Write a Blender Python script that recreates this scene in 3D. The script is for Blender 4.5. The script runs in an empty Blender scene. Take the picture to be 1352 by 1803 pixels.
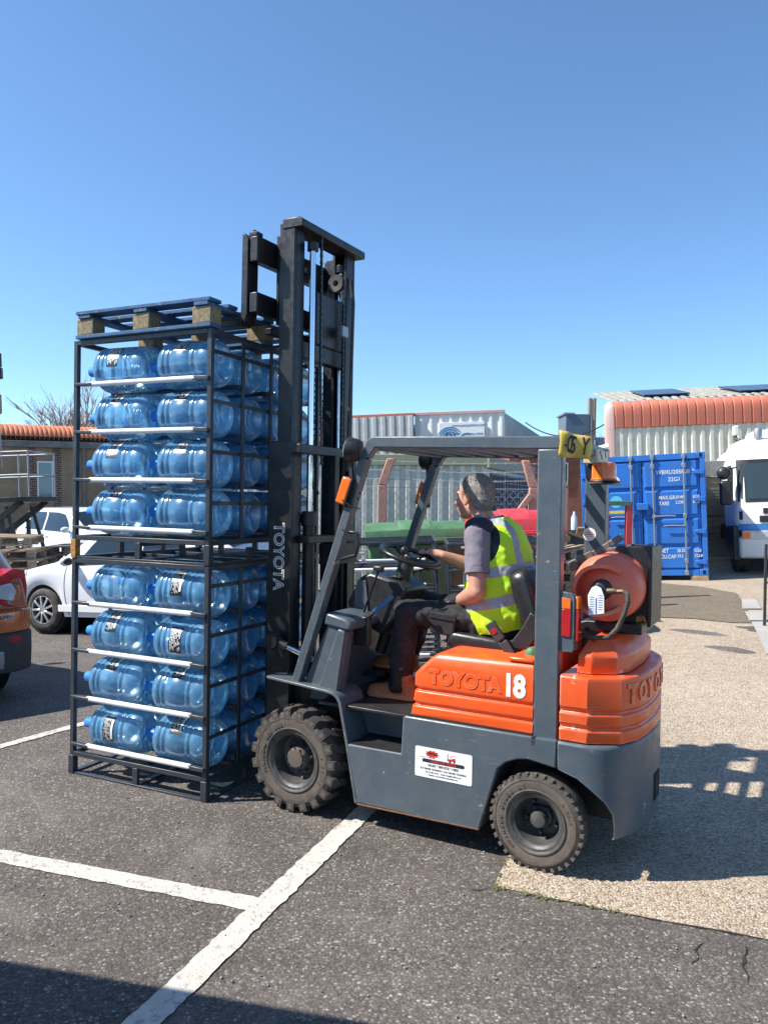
import bpy, bmesh, math, random
from mathutils import Matrix, Vector, noise
R=math.radians; PI=math.pi
scn=bpy.context.scene
# ---------------------------------------------------------------- camera
CF,CPITCH,CROLL,CH=1372.25,0.0125,0.0158,1.7512
cam=bpy.data.objects.new('camera',bpy.data.cameras.new('camera')); scn.collection.objects.link(cam)
cam.data.sensor_fit='VERTICAL'; cam.data.sensor_height=36; cam.data.sensor_width=27
cam.data.lens=CF*36/1803; cam.data.clip_start=.05; cam.data.clip_end=2000
_r=Vector((1,0,0)); _f=Vector((0,math.cos(CPITCH),-math.sin(CPITCH))); _u=Vector((0,math.sin(CPITCH),math.cos(CPITCH)))
_c,_s=math.cos(CROLL),math.sin(CROLL)
_X=_r*_c+_u*_s; _Y=_u*_c-_r*_s; _Z=-_f
cam.matrix_world=Matrix(((_X.x,_Y.x,_Z.x,0),(_X.y,_Y.y,_Z.y,0),(_X.z,_Y.z,_Z.z,CH),(0,0,0,1)))
scn.camera=cam
# ---------------------------------------------------------------- sky, sun, exposure
SUN_EL=R(48); SUN_AZ=math.atan2(-1,-.115)          # clockwise from +Y
w=bpy.data.worlds.new('World'); scn.world=w; w.use_nodes=True
nt=w.node_tree; nt.nodes.clear()
sky=nt.nodes.new('ShaderNodeTexSky'); sky.sky_type='NISHITA'; sky.sun_disc=False
sky.sun_elevation=SUN_EL; sky.sun_rotation=SUN_AZ; sky.air_density=.8; sky.dust_density=.2; sky.ozone_density=6.0; sky.altitude=0
bg=nt.nodes.new('ShaderNodeBackground'); bg.inputs['Strength'].default_value=.13
wo=nt.nodes.new('ShaderNodeOutputWorld')
tn=nt.nodes.new('ShaderNodeMix'); tn.data_type='RGBA'; tn.blend_type='MULTIPLY'; tn.inputs[0].default_value=1; tn.inputs[7].default_value=(.99,1.07,1.04,1)
nt.links.new(sky.outputs[0],tn.inputs[6]); nt.links.new(tn.outputs[2],bg.inputs[0]); nt.links.new(bg.outputs[0],wo.inputs[0])
sl=bpy.data.lights.new('sun','SUN'); sl.energy=5.0; sl.angle=R(.53); sl.color=(1,.95,.87)
so=bpy.data.objects.new('sun',sl); scn.collection.objects.link(so)
sd=Vector((math.sin(SUN_AZ)*math.cos(SUN_EL),math.cos(SUN_AZ)*math.cos(SUN_EL),math.sin(SUN_EL)))
so.rotation_euler=sd.to_track_quat('Z','Y').to_euler(); so.location=(-8,-2,12)
scn.view_settings.view_transform='Standard'; scn.view_settings.look='None'
scn.view_settings.exposure=.78; scn.view_settings.gamma=1; scn.view_settings.use_curve_mapping=False
scn.render.engine='CYCLES'
scn.cycles.transparent_max_bounces=28; scn.cycles.max_bounces=8
# ---------------------------------------------------------------- helpers
COL=scn.collection
def smooth(a,b,x):
    t=max(0,min(1,(x-a)/(b-a))); return t*t*(3-2*t)
SL=.047
def gz(x,y):
    """height of the yard: flat where the truck stands, tilted across the back"""
    xx=max(-9,min(14,x))-.8
    s=smooth(6.2,10.5,y)
    if xx<0: s*=1-smooth(13.5,17.5,y)
    return SL*xx*s
TILT=Matrix.Rotation(-math.atan(SL),4,'Y')
def far(x,y,rz=0,z=None,tilt=1.0):
    return Matrix.Translation((x,y,gz(x,y) if z is None else z))@Matrix.Rotation(-math.atan(SL)*tilt,4,'Y')@Matrix.Rotation(rz,4,'Z')
def at(u,v,Y):
    """pixel of the 1352 x 1803 photograph, at depth Y, as a point of the place"""
    a=u-676; b=v-901.5
    uu=_c*a+_s*b; vv=-_s*a+_c*b
    d=_r*uu+_u*(-vv)+_f*CF
    return Vector((0,0,CH))+d*(Y/d.y)
def lerp(tab,x):
    if x<=tab[0][0]: return tab[0][1]
    for (a,p),(b,q) in zip(tab[:-1],tab[1:]):
        if a<=x<=b: 
            t=(x-a)/(b-a); return p+(q-p)*t
    return tab[-1][1]
class MB:
    def __init__(s): s.v=[]; s.f=[]; s.T=Matrix.Identity(4)
    def at(s,M): s.T=M; return s
    def add(s,vs,fs):
        o=len(s.v); s.v+= [tuple(s.T@Vector(p)) for p in vs]; s.f+=[tuple(o+i for i in f) for f in fs]; return s
    def box(s,x0,x1,y0,y1,z0,z1):
        return s.add([(x0,y0,z0),(x1,y0,z0),(x1,y1,z0),(x0,y1,z0),(x0,y0,z1),(x1,y0,z1),(x1,y1,z1),(x0,y1,z1)],
            [(0,3,2,1),(4,5,6,7),(0,1,5,4),(1,2,6,5),(2,3,7,6),(3,0,4,7)])
    def prism(s,poly,a0,a1,ax='y'):
        def m(p,a):
            if ax=='y': return (p[0],a,p[1])
            if ax=='x': return (a,p[0],p[1])
            return (p[0],p[1],a)
        n=len(poly)
        return s.add([m(p,a0) for p in poly]+[m(p,a1) for p in poly],
            [tuple(range(n)),tuple(range(2*n-1,n-1,-1))]+[(i,(i+1)%n,n+(i+1)%n,n+i) for i in range(n)])
    def loft(s,rings,closed=True,caps=True):
        n=len(rings[0]); vs=[p for r in rings for p in r]; fs=[]
        for k in range(len(rings)-1):
            for i in range(n if closed else n-1):
                j=(i+1)%n; fs.append((k*n+i,k*n+j,(k+1)*n+j,(k+1)*n+i))
        if caps and closed:
            fs.append(tuple(range(n-1,-1,-1))); o=(len(rings)-1)*n; fs.append(tuple(range(o,o+n)))
        return s.add(vs,fs)
    def tube(s,pts,r,n=8,closed=False,up=None,sq=False):
        pts=[Vector(p) for p in pts]; m=len(pts); rr=r if isinstance(r,(list,tuple)) else [r]*m
        rings=[]; prev=None
        for i,p in enumerate(pts):
            a=pts[(i-1)%m] if (closed or i>0) else p; b=pts[(i+1)%m] if (closed or i<m-1) else p
            t=(b-a).normalized()
            if prev is None:
                q=Vector(up) if up else (Vector((0,0,1)) if abs(t.z)<.9 else Vector((1,0,0)))
            else: q=prev
            e1=(q-t*q.dot(t)).normalized(); e2=t.cross(e1); prev=e1
            ring=[]
            for k in range(n):
                an=2*PI*(k+(.5 if sq else 0))/n; ring.append(p+(e1*math.cos(an)+e2*math.sin(an))*rr[i]*(math.sqrt(2) if sq else 1))
            rings.append(ring)
        if closed: rings.append(rings[0]); return s.loft(rings,True,False)
        return s.loft(rings)
    def bar(s,p,q,w,h=None,up=None):
        """rectangular bar from p to q, w wide, h high"""
        h=h or w; p=Vector(p); q=Vector(q); t=(q-p).normalized()
        u=Vector(up) if up else (Vector((0,0,1)) if abs(t.z)<.9 else Vector((0,1,0)))
        e1=(u-t*u.dot(t)).normalized(); e2=t.cross(e1)
        r=lambda o:[o+e1*(h/2*a)+e2*(w/2*b) for a,b in((1,1),(1,-1),(-1,-1),(-1,1))]
        return s.loft([r(p),r(q)])
    def lathe(s,prof,n=24,o=(0,0,0),ax='z',full=True):
        o=Vector(o); rings=[]
        for r,h in prof:
            ring=[]
            for k in range(n):
                a=2*PI*k/n; c,d=r*math.cos(a),r*math.sin(a)
                ring.append(o+Vector({'z':(c,d,h),'x':(h,c,d),'y':(d,h,c)}[ax]))
            rings.append(ring)
        return s.loft(rings,True,full)
    def ball(s,c,r,n=12,m=8,sc=(1,1,1)):
        c=Vector(c); rings=[]
        for i in range(m+1):
            a=PI*i/m; rr=max(1e-4,math.sin(a)); z=-math.cos(a)
            rings.append([c+Vector((r*rr*math.cos(2*PI*k/n)*sc[0],r*rr*math.sin(2*PI*k/n)*sc[1],r*z*sc[2])) for k in range(n)])
        return s.loft(rings)
    def caps(s,p,q,r0,r1,n=12):
        """tapered capsule"""
        p=Vector(p); q=Vector(q); t=(q-p).normalized(); P=[];Q=[]
        for a in (80,60,40,20,0): P.append((p-t*r0*math.sin(R(a)),r0*math.cos(R(a))))
        for a in (0,20,40,60,80): Q.append((q+t*r1*math.sin(R(a)),r1*math.cos(R(a))))
        return s.tube([x[0] for x in P+Q],[x[1] for x in P+Q],n)
    def grid(s,fn,nu,nv):
        vs=[fn(i/nu,j/nv) for i in range(nu+1) for j in range(nv+1)]
        fs=[(i*(nv+1)+j,(i+1)*(nv+1)+j,(i+1)*(nv+1)+j+1,i*(nv+1)+j+1) for i in range(nu) for j in range(nv)]
        return s.add(vs,fs)
    def mesh(s,name,m=None,flip=True,ang=40):
        me=bpy.data.meshes.new(name); me.from_pydata(s.v,[],s.f)
        if flip:
            bm=bmesh.new(); bm.from_mesh(me); bmesh.ops.recalc_face_normals(bm,faces=bm.faces); bm.to_mesh(me); bm.free()
        if m: me.materials.append(m)
        me.shade_smooth()
        me.set_sharp_from_angle(angle=R(ang))
        return me
    def build(s,name,m,parent=None,bevel=0,ang=40,flip=True,seg=2):
        o=link(name,s.mesh(name,m,flip,ang),parent)
        if bevel:
            b=o.modifiers.new('bevel','BEVEL'); b.width=bevel; b.segments=seg; b.limit_method='ANGLE'; b.angle_limit=R(35); b.harden_normals=False
        return o
def link(name,data,parent=None,M=None):
    o=bpy.data.objects.new(name,data); COL.objects.link(o)
    if parent is not None: o.parent=parent
    if M is not None: o.matrix_local=M
    return o
def tag(o,label=None,cat=None,group=None,kind=None):
    if label: o['label']=label
    if cat: o['category']=cat
    if group: o['group']=group
    if kind: o['kind']=kind
    return o
def empty(name,M,label,cat,group=None):
    o=bpy.data.objects.new(name,None); o.empty_display_size=.1; COL.objects.link(o); o.matrix_world=M
    return tag(o,label,cat,group)
KIDS={}
def kids(o): return [c for c in bpy.data.objects if c.parent==o]
def copy_tree(o,parent=None):
    c=o.copy(); COL.objects.link(c); c.parent=parent
    for ch in list(o.children): copy_tree(ch,c)
    return c
def text(name,body,size,m,parent,M,extrude=.002,bold=0,ax='CENTER',sx=1,space=1):
    cu=bpy.data.curves.new(name,'FONT'); cu.body=body; cu.size=size; cu.extrude=extrude; cu.offset=bold
    cu.align_x=ax; cu.align_y='CENTER'; cu.space_character=space; cu.resolution_u=3
    cu.materials.append(m)
    tmp=bpy.data.objects.new(name,cu); me=bpy.data.meshes.new_from_object(tmp); bpy.data.objects.remove(tmp); bpy.data.curves.remove(cu)
    if not me.materials: me.materials.append(m)
    o=link(name,me,parent); o.matrix_local=M@Matrix.Diagonal((sx,1,1,1)); return o
def frame(o,x,y):
    """matrix with origin o, local x along x, local y along y (lettering faces x cross y)"""
    x=Vector(x).normalized(); y=Vector(y); y=(y-x*y.dot(x)).normalized(); z=x.cross(y)
    return Matrix(((x.x,y.x,z.x,o[0]),(x.y,y.y,z.y,o[1]),(x.z,y.z,z.z,o[2]),(0,0,0,1)))
# ---------------------------------------------------------------- materials
def mk(name):
    m=bpy.data.materials.new(name); m.use_nodes=True; t=m.node_tree; b=t.nodes['Principled BSDF']
    return m,t,b,t.nodes,t.links
def nz(t,scale,detail=4,rough=.55,vec=None,dist=0):
    n=t.nodes.new('ShaderNodeTexNoise'); n.inputs['Scale'].default_value=scale; n.inputs['Detail'].default_value=detail
    n.inputs['Roughness'].default_value=rough; n.inputs['Distortion'].default_value=dist
    if vec is not None: t.links.new(vec,n.inputs['Vector'])
    return n
def ramp(t,fac,stops,interp='LINEAR'):
    r=t.nodes.new('ShaderNodeValToRGB'); r.color_ramp.interpolation=interp; e=r.color_ramp.elements
    while len(e)<len(stops): e.new(.5)
    for k,(p,c) in enumerate(stops):
        e[k].position=p; e[k].color=(c,c,c,1) if isinstance(c,(int,float)) else (*c,1)
    t.links.new(fac,r.inputs[0]); return r
def mix(t,fac,a,b,mode='MIX'):
    n=t.nodes.new('ShaderNodeMix'); n.data_type='RGBA'; n.blend_type=mode
    for s,v in((0,fac),(6,a),(7,b)):
        if hasattr(v,'node'): t.links.new(v,n.inputs[s])
        elif s==0: n.inputs[0].default_value=v
        else: n.inputs[s].default_value=(*v,1) if len(v)==3 else v
    return n.outputs[2]
def math_(t,op,a,b=None,c=None):
    n=t.nodes.new('ShaderNodeMath'); n.operation=op
    for i,v in enumerate((a,b,c)):
        if v is None: continue
        if hasattr(v,'node'): t.links.new(v,n.inputs[i])
        else: n.inputs[i].default_value=v
    return n.outputs[0]
def coord(t,kind='Object'):
    if kind=='World': return t.nodes.new('ShaderNodeNewGeometry').outputs['Position']
    return t.nodes.new('ShaderNodeTexCoord').outputs[kind]
def bump(t,b,h,strength=.3,dist=.01):
    n=t.nodes.new('ShaderNodeBump'); n.inputs['Strength'].default_value=strength; n.inputs['Distance'].default_value=dist
    t.links.new(h,n.inputs['Height']); t.links.new(n.outputs[0],b.inputs['Normal'])
def pm(name,col,rough=.5,metal=0,var=.18,scale=6,dirt=None,damt=.35,dscale=14,bmp=0,bscale=80,coat=0,wear=None,wscale=22,wamt=.34,cs='Object',edge=0,streak=0):
    """painted / plain material with tonal variation, optional dirt film and chipped wear"""
    m,t,b,n,l=mk(name); v=coord(t,cs)
    a=nz(t,scale,5,.6,v)
    lo=tuple(c*(1-var) for c in col); hi=tuple(min(1,c*(1+var)) for c in col)
    c=ramp(t,a.outputs[0],[(.3,lo),(.7,hi)]).outputs[0]
    if dirt:
        d=nz(t,dscale,6,.7,v,.4); k=ramp(t,d.outputs[0],[(.42,0),(.72,damt)]).outputs[0]; c=mix(t,k,c,dirt)
    if wear:
        d=nz(t,wscale,8,.72,v,.2); k=ramp(t,d.outputs[0],[(1-wamt,0),(1-wamt+.03,1)]).outputs[0]; c=mix(t,k,c,wear)
    if edge:      # paint rubbed through along the edges
        bv=n.new('ShaderNodeBevel'); bv.samples=4; bv.inputs['Radius'].default_value=edge
        ge=n.new('ShaderNodeNewGeometry'); dp=n.new('ShaderNodeVectorMath'); dp.operation='DOT_PRODUCT'
        l.new(bv.outputs[0],dp.inputs[0]); l.new(ge.outputs['Normal'],dp.inputs[1])
        em=ramp(t,dp.outputs['Value'],[(.80,1),(.975,0)]).outputs[0]
        em=math_(t,'MULTIPLY',em,ramp(t,nz(t,19,7,.75,v).outputs[0],[(.42,0),(.54,.9)]).outputs[0]); c=mix(t,em,c,wear or (.3,.25,.2))
    if streak:    # long fine scratches and rub marks along the truck
        mp=n.new('ShaderNodeMapping'); mp.inputs['Scale'].default_value=(3,3,46); l.new(v,mp.inputs[0])
        sk=nz(t,2.2,6,.75,mp.outputs[0]); c=mix(t,math_(t,'MULTIPLY',ramp(t,sk.outputs[0],[(.60,0),(.68,streak)]).outputs[0],ramp(t,nz(t,2.6,4,.6,v).outputs[0],[(.48,.05),(.62,1)]).outputs[0]),c,wear or (.3,.25,.2))
    l.new(c,b.inputs['Base Color'])
    rr=nz(t,scale*3.1,4,.6,v); l.new(ramp(t,rr.outputs[0],[(.3,max(0.02,rough-.1)),(.7,min(1,rough+.1))]).outputs[0],b.inputs['Roughness'])
    b.inputs['Metallic'].default_value=metal
    if coat: b.inputs['Coat Weight'].default_value=coat; b.inputs['Coat Roughness'].default_value=.08
    if bmp: bump(t,b,nz(t,bscale,5,.6,v).outputs[0],bmp,.006)
    return m
M={}
M['grey']=pm('truck_grey_paint',(.068,.092,.112),.38,0,.10,5,(.16,.15,.13),.3,7,.05,160,wear=(.38,.30,.23),wscale=13,wamt=.355,edge=.014,streak=.45)
M['orange']=pm('truck_orange_paint',(.78,.088,.010),.36,0,.07,3,(.50,.16,.07),.22,6,.06,120,wear=(.66,.33,.20),wscale=11,wamt=.345,edge=.012,streak=.4)
M['orange_cw']=pm('counterweight_orange_paint',(.70,.082,.012),.34,0,.08,4,(.48,.16,.08),.35,7,.10,60,wear=(.70,.44,.32),wscale=9,wamt=.38,edge=.020,streak=.45)
M['black_paint']=pm('mast_black_paint',(.009,.0095,.011),.40,0,.25,9,(.035,.031,.026),.30,13,.12,90,wear=(.11,.10,.09),wscale=26,wamt=.335,streak=.5)
M['black']=pm('black_plastic',(.018,.018,.020),.45,0,.2,9,(.06,.055,.05),.25,10)
M['rubber']=pm('tyre_rubber',(.035,.032,.029),.8,0,.25,14,(.16,.125,.10),.7,9,.25,120)
M['rubber_side']=pm('tyre_sidewall',(.118,.094,.075),.85,0,.18,12,(.05,.045,.04),.6,16,.2,90)
M['rim']=pm('wheel_rim_paint',(.045,.045,.044),.5,0,.2,14,(.17,.15,.13),.5,12)
M['chrome']=pm('chromed_rod',(.72,.73,.76),.14,1,.03)
M['steel']=pm('bare_steel',(.36,.36,.36),.38,1,.12,20)
M['galv']=pm('galvanised_steel',(.34,.35,.36),.5,.7,.15,30)
M['vinyl']=pm('seat_vinyl',(.018,.018,.019),.33,0,.15,20,bmp=.08,bscale=220)
M['white']=pm('white_paint',(.80,.80,.78),.45,0,.04)
M['white_print']=pm('white_print',(.78,.78,.76),.6,0,.04)
M['red_print']=pm('red_print',(.55,.03,.025),.6,0,.08)
M['black_print']=pm('black_print',(.02,.02,.022),.6,0,.08)
M['blue_print']=pm('blue_print',(.05,.18,.42),.6,0,.08)
M['rack']=pm('rack_steel_paint',(.030,.037,.048),.4,0,.15,10,(.10,.09,.08),.25,12,wear=(.20,.10,.045),wscale=15,wamt=.33)
M['rack_rust']=pm('rack_rust',(.42,.20,.05),.8,0,.5,40)
M['rust']=pm('dark_rust',(.17,.075,.038),.85,0,.4,30)
M['tube']=pm('white_plastic_tube',(.74,.75,.76),.28,0,.05,8,(.45,.45,.44),.3,9)
M['cap']=pm('blue_cap_plastic',(.03,.22,.72),.32,0,.06)
M['label']=pm('black_label',(.022,.022,.024),.4,0,.1)
M['wood']=pm('pallet_wood',(.34,.25,.16),.85,0,.35,11,(.13,.11,.09),.6,7,.25,60)
M['wood_old']=pm('weathered_wood',(.22,.19,.155),.9,0,.35,9,(.09,.08,.07),.6,6,.3,60)
M['wood_blue']=pm('blue_pallet_paint',(.018,.10,.25),.75,0,.35,9,(.09,.11,.07),.75,8,.25,60,wear=(.25,.2,.12),wscale=24,wamt=.40)
M['block']=pm('pallet_block_wood',(.25,.185,.10),.9,0,.45,40,(.05,.10,.11),.9,9,.5,70)
M['lpg']=pm('gas_bottle_paint',(.80,.14,.075),.5,0,.12,7,(.68,.30,.20),.45,6,.1,90,wear=(.25,.14,.10),wscale=20,wamt=.33)
M['brass']=pm('brass',(.20,.15,.08),.5,.8,.3,30,(.05,.05,.05),.6,30)
def skin_mat():
    m=pm('skin',(.50,.255,.175),.5,0,.16,26,(.42,.14,.10),.4,18,.06,300); t=m.node_tree; b=t.nodes['Principled BSDF']
    src=b.inputs['Base Color'].links[0].from_socket; v=coord(t)
    d=t.nodes.new('ShaderNodeVectorMath'); d.operation='DISTANCE'; t.links.new(v,d.inputs[0]); d.inputs[1].default_value=(.180,.005,.711)
    k=math_(t,'MULTIPLY',ramp(t,d.outputs['Value'],[(.048,1),(.078,0)]).outputs[0],ramp(t,nz(t,420,3,.6,v).outputs[0],[(.3,.15),(.65,.6)]).outputs[0])
    t.links.new(mix(t,k,src,(.13,.095,.08)),b.inputs['Base Color'])
    b.inputs['Subsurface Weight'].default_value=.12; b.inputs['Subsurface Radius'].default_value=(.010,.004,.002); return m
M['skin']=skin_mat()
M['skin_plain']=pm('skin',(.50,.255,.175),.5,0,.16,26,(.42,.14,.10),.4,18,.06,300)
M['hair']=pm('grey_hair',(.24,.215,.19),.7,0,.45,45,(.60,.57,.53),.75,200,.8,420)
M['trouser']=pm('black_work_trousers',(.010,.010,.012),.8,0,.25,12,(.03,.03,.033),.6,9,.25,300)
M['shirt']=pm('grey_polo',(.185,.165,.20),.85,0,.08,12,bmp=.15,bscale=400)
M['navy']=pm('navy_polo_yoke',(.018,.022,.045),.85,0,.15,12,bmp=.15,bscale=400)
M['boot']=pm('tan_boot_leather',(.33,.135,.045),.65,0,.18,14,(.18,.09,.04),.5,16,.12,200)
M['sole']=pm('boot_sole',(.42,.22,.10),.8,0,.15)
M['amber']=pm('amber_lens',(.80,.16,.012),.18,0,.06,coat=.6)
M['red_lens']=pm('red_lens',(.42,.012,.014),.15,0,.06,coat=.7)
M['plate']=pm('yellow_plate',(.60,.42,.06),.5,0,.15,12,(.45,.38,.24),.6,9)
M['cream']=pm('cream_plastic',(.62,.57,.40),.5,0,.1,8,(.40,.33,.18),.5,9)
M['contain']=pm('container_blue_paint',(.020,.16,.55),.42,0,.10,3,(.05,.13,.30),.5,4,.05,60,wear=(.12,.10,.10),wscale=9,wamt=.31,streak=.3)
M['shed']=pm('cream_cladding',(.66,.65,.54),.6,0,.06,2,(.30,.30,.25),.5,3)
M['shedtrim']=pm('olive_trim',(.30,.31,.20),.6,0,.1,3)
M['wh']=pm('grey_cladding_shaded',(.40,.42,.41),.6,0,.07,1,(.20,.21,.2),.6,.8)  # shade on the warehouse's recessed and side walls, put into the colour
M['wh2']=pm('pale_cladding_sunlit',(.70,.71,.68),.6,0,.05,1,(.40,.41,.38),.5,1.2)  # paler colour carries the sunlight on the warehouse front
M['fascia']=pm('terracotta_cladding',(.50,.145,.085),.6,0,.10,1.5,(.40,.16,.11),.5,2)
M['pinkcorner']=pm('faded_pink_trim',(.56,.37,.33),.6,0,.08,2)
M['asb']=pm('cement_roof_sheet',(.30,.29,.25),.9,0,.2,2,(.15,.15,.12),.7,3)
M['solar']=pm('solar_cell',(.012,.022,.05),.12,0,.15,3)
M['carwhite']=pm('white_car_paint',(.78,.79,.80),.22,0,.02,2,coat=.8)
M['carcopper']=pm('copper_car_paint',(.44,.115,.028),.28,.2,.05,2,coat=.9)
M['cargrey']=pm('bumper_plastic',(.028,.033,.038),.6,0,.1,8)
M['carsilver']=pm('skid_plate_silver',(.24,.25,.26),.4,.3,.06)
M['alloy']=pm('alloy_wheel',(.58,.59,.60),.28,.8,.05)
M['dark']=pm('dark_void',(.006,.006,.007),.9,0,.2)
M['lens']=pm('clear_lens',(.55,.58,.62),.12,.3,.08)
M['green']=pm('green_bin_plastic',(.055,.155,.065),.55,0,.12,4,(.16,.25,.16),.6,5)
M['redbin']=pm('red_bin_plastic',(.52,.030,.040),.5,0,.10,4,(.5,.12,.12),.4,5)
M['postpink']=pm('painted_concrete_post',(.46,.21,.15),.85,0,.3,26,(.40,.30,.25),.8,30,.5,40)
M['wire']=pm('fence_wire',(.42,.43,.43),.45,.4,.1)
M['tiles']=pm('orange_roof_tile',(.56,.17,.075),.8,0,.15,2,(.32,.13,.08),.6,3)
M['gutter']=pm('weathered_concrete',(.22,.215,.20),.9,0,.3,2.5,(.10,.10,.10),.7,1.7)
M['twig']=pm('pale_twig',(.36,.31,.25),.9,0,.3,8)
M['bark']=pm('bark',(.24,.205,.17),.9,0,.3,8)
M['timber']=pm('grey_timber_boards',(.20,.17,.14),.9,0,.25,3,(.10,.09,.08),.5,5)
M['slab']=pm('paving_slab',(.36,.34,.31),.9,0,.12,3,(.26,.25,.23),.6,6,.2,60)
M['moss']=pm('moss',(.095,.105,.035),.95,0,.5,60,bmp=.6,bscale=200)
M['van']=pm('grey_van_paint',(.35,.37,.38),.3,0,.03,2,coat=.5)
M['vest_edge']=pm('vest_binding',(.50,.62,.05),.8,0,.05)
M['towergrey']=pm('far_tower_cladding',(.11,.15,.20),.7,0,.1,.5)
M['yellow']=pm('yellow_paint',(.62,.50,.05),.5,0,.1)
M['bluelt']=pm('light_blue_sticker',(.12,.50,.66),.5,0,.1)
M['truckblue']=pm('lorry_blue_paint',(.03,.22,.55),.35,0,.05,coat=.4)
M['hoist']=pm('hoist_tan_paint',(.30,.22,.15),.6,0,.15)
M['brickrd']=pm('far_red_brick',(.22,.095,.07),.9,0,.2,3)
def glass(name,col,rough=.02):
    m,t,b,n,l=mk(name); b.inputs['Base Color'].default_value=(*col,1); b.inputs['Roughness'].default_value=rough
    b.inputs['IOR'].default_value=1.5; b.inputs['Coat Weight'].default_value=.5; b.inputs['Coat Roughness'].default_value=.01
    return m
M['glass']=glass('tinted_glass',(.012,.017,.021))
M['glass2']=glass('pale_window',(.16,.24,.26),.08); M['glass3']=glass('lorry_windscreen',(.035,.055,.06),.05)
# bottle wall: thin clear blue shell, so no refraction: straight transparency + fresnel sheen + a little scatter
def bottle_mat():
    m,t,b,n,l=mk('blue_bottle_plastic'); n.remove(b); out=[x for x in n if x.type=='OUTPUT_MATERIAL'][0]
    v=coord(t); ns=nz(t,16,4,.6,v)
    tr=n.new('ShaderNodeBsdfTransparent'); l.new(ramp(t,ns.outputs[0],[(.3,(.66,.90,1.0)),(.7,(.80,.95,1.0))]).outputs[0],tr.inputs[0])
    tl=n.new('ShaderNodeBsdfTranslucent'); tl.inputs[0].default_value=(.24,.63,1.0,1)
    df=n.new('ShaderNodeBsdfDiffuse'); df.inputs[0].default_value=(.22,.61,1.0,1)
    gl=n.new('ShaderNodeBsdfGlossy'); gl.inputs['Roughness'].default_value=.13
    bp=n.new('ShaderNodeBump'); bp.inputs['Strength'].default_value=.16; bp.inputs['Distance'].default_value=.010
    l.new(nz(t,11,3,.5,v,.6).outputs[0],bp.inputs['Height'])
    for s in (gl,tl,df): l.new(bp.outputs[0],s.inputs['Normal'])
    g2=n.new('ShaderNodeBsdfGlossy'); g2.inputs['Roughness'].default_value=.27; g3=n.new('ShaderNodeMixShader'); g3.inputs[0].default_value=.42; l.new(gl.outputs[0],g3.inputs[1]); l.new(g2.outputs[0],g3.inputs[2])
    m0=n.new('ShaderNodeMixShader'); m0.inputs[0].default_value=.5; l.new(tl.outputs[0],m0.inputs[1]); l.new(df.outputs[0],m0.inputs[2])
    m1=n.new('ShaderNodeMixShader'); l.new(ramp(t,nz(t,5,4,.65,v).outputs[0],[(.36,.32),(.70,.74)]).outputs[0],m1.inputs[0])
    l.new(tr.outputs[0],m1.inputs[1]); l.new(m0.outputs[0],m1.inputs[2])
    fr=n.new('ShaderNodeFresnel'); fr.inputs[0].default_value=1.58; l.new(bp.outputs[0],fr.inputs['Normal'])
    m2=n.new('ShaderNodeMixShader'); l.new(math_(t,'MULTIPLY_ADD',fr.outputs[0],.9,.05),m2.inputs[0])
    l.new(m1.outputs[0],m2.inputs[1]); l.new(g3.outputs[0],m2.inputs[2]); l.new(m2.outputs[0],out.inputs[0])
    return m
M['bottle']=bottle_mat()
# ================================================================ GROUND
def asphalt_mat():
    m,t,b,n,l=mk('worn_asphalt'); v=coord(t,'World')
    vo=n.new('ShaderNodeTexVoronoi'); vo.inputs['Scale'].default_value=95; l.new(v,vo.inputs['Vector'])
    vo2=n.new('ShaderNodeTexVoronoi'); vo2.inputs['Scale'].default_value=52; l.new(v,vo2.inputs['Vector'])
    sep=n.new('ShaderNodeSeparateColor'); l.new(vo.outputs['Color'],sep.inputs[0])
    sep2=n.new('ShaderNodeSeparateColor'); l.new(vo2.outputs['Color'],sep2.inputs[0])
    stone=ramp(t,sep.outputs[0],[(0,(.105,.088,.076)),(.55,(.138,.118,.104)),(.84,(.168,.149,.132)),(.95,(.25,.23,.21)),(1,(.38,.36,.33))]).outputs[0]
    edge=ramp(t,vo.outputs['Distance'],[(.30,1),(.66,.62)]).outputs[0]
    c=mix(t,1,stone,edge,'MULTIPLY')
    big=ramp(t,sep2.outputs[1],[(.93,0),(.96,.6)]).outputs[0]; bd=ramp(t,vo2.outputs['Distance'],[(.2,1),(.42,0)]).outputs[0]
    c=mix(t,math_(t,'MULTIPLY',big,bd),c,(.32,.30,.28))
    ma=nz(t,.55,6,.65,v); c=mix(t,1,c,ramp(t,ma.outputs[0],[(.3,.68),(.7,1.18)]).outputs[0],'MULTIPLY')
    du=nz(t,.8,6,.7,v,.8); c=mix(t,ramp(t,du.outputs[0],[(.52,0),(.72,.42)]).outputs[0],c,(.235,.205,.178))
    mb=nz(t,5,6,.7,v); c=mix(t,1,c,ramp(t,mb.outputs[0],[(.3,.84),(.7,1.12)]).outputs[0],'MULTIPLY')
    oil=nz(t,1.3,5,.6,v,.5); c=mix(t,ramp(t,oil.outputs[0],[(.63,0),(.75,.4)]).outputs[0],c,(.075,.065,.058))
    l.new(c,b.inputs['Base Color']); b.inputs['Roughness'].default_value=.86; b.inputs['Specular IOR Level'].default_value=.35
    h=math_(t,'ADD',math_(t,'MULTIPLY',vo.outputs['Distance'],-.8),math_(t,'MULTIPLY',sep.outputs[1],.6))
    h=math_(t,'ADD',h,math_(t,'MULTIPLY',nz(t,240,3,.6,v).outputs[0],.5))
    bump(t,b,h,.6,.005); return m
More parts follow.
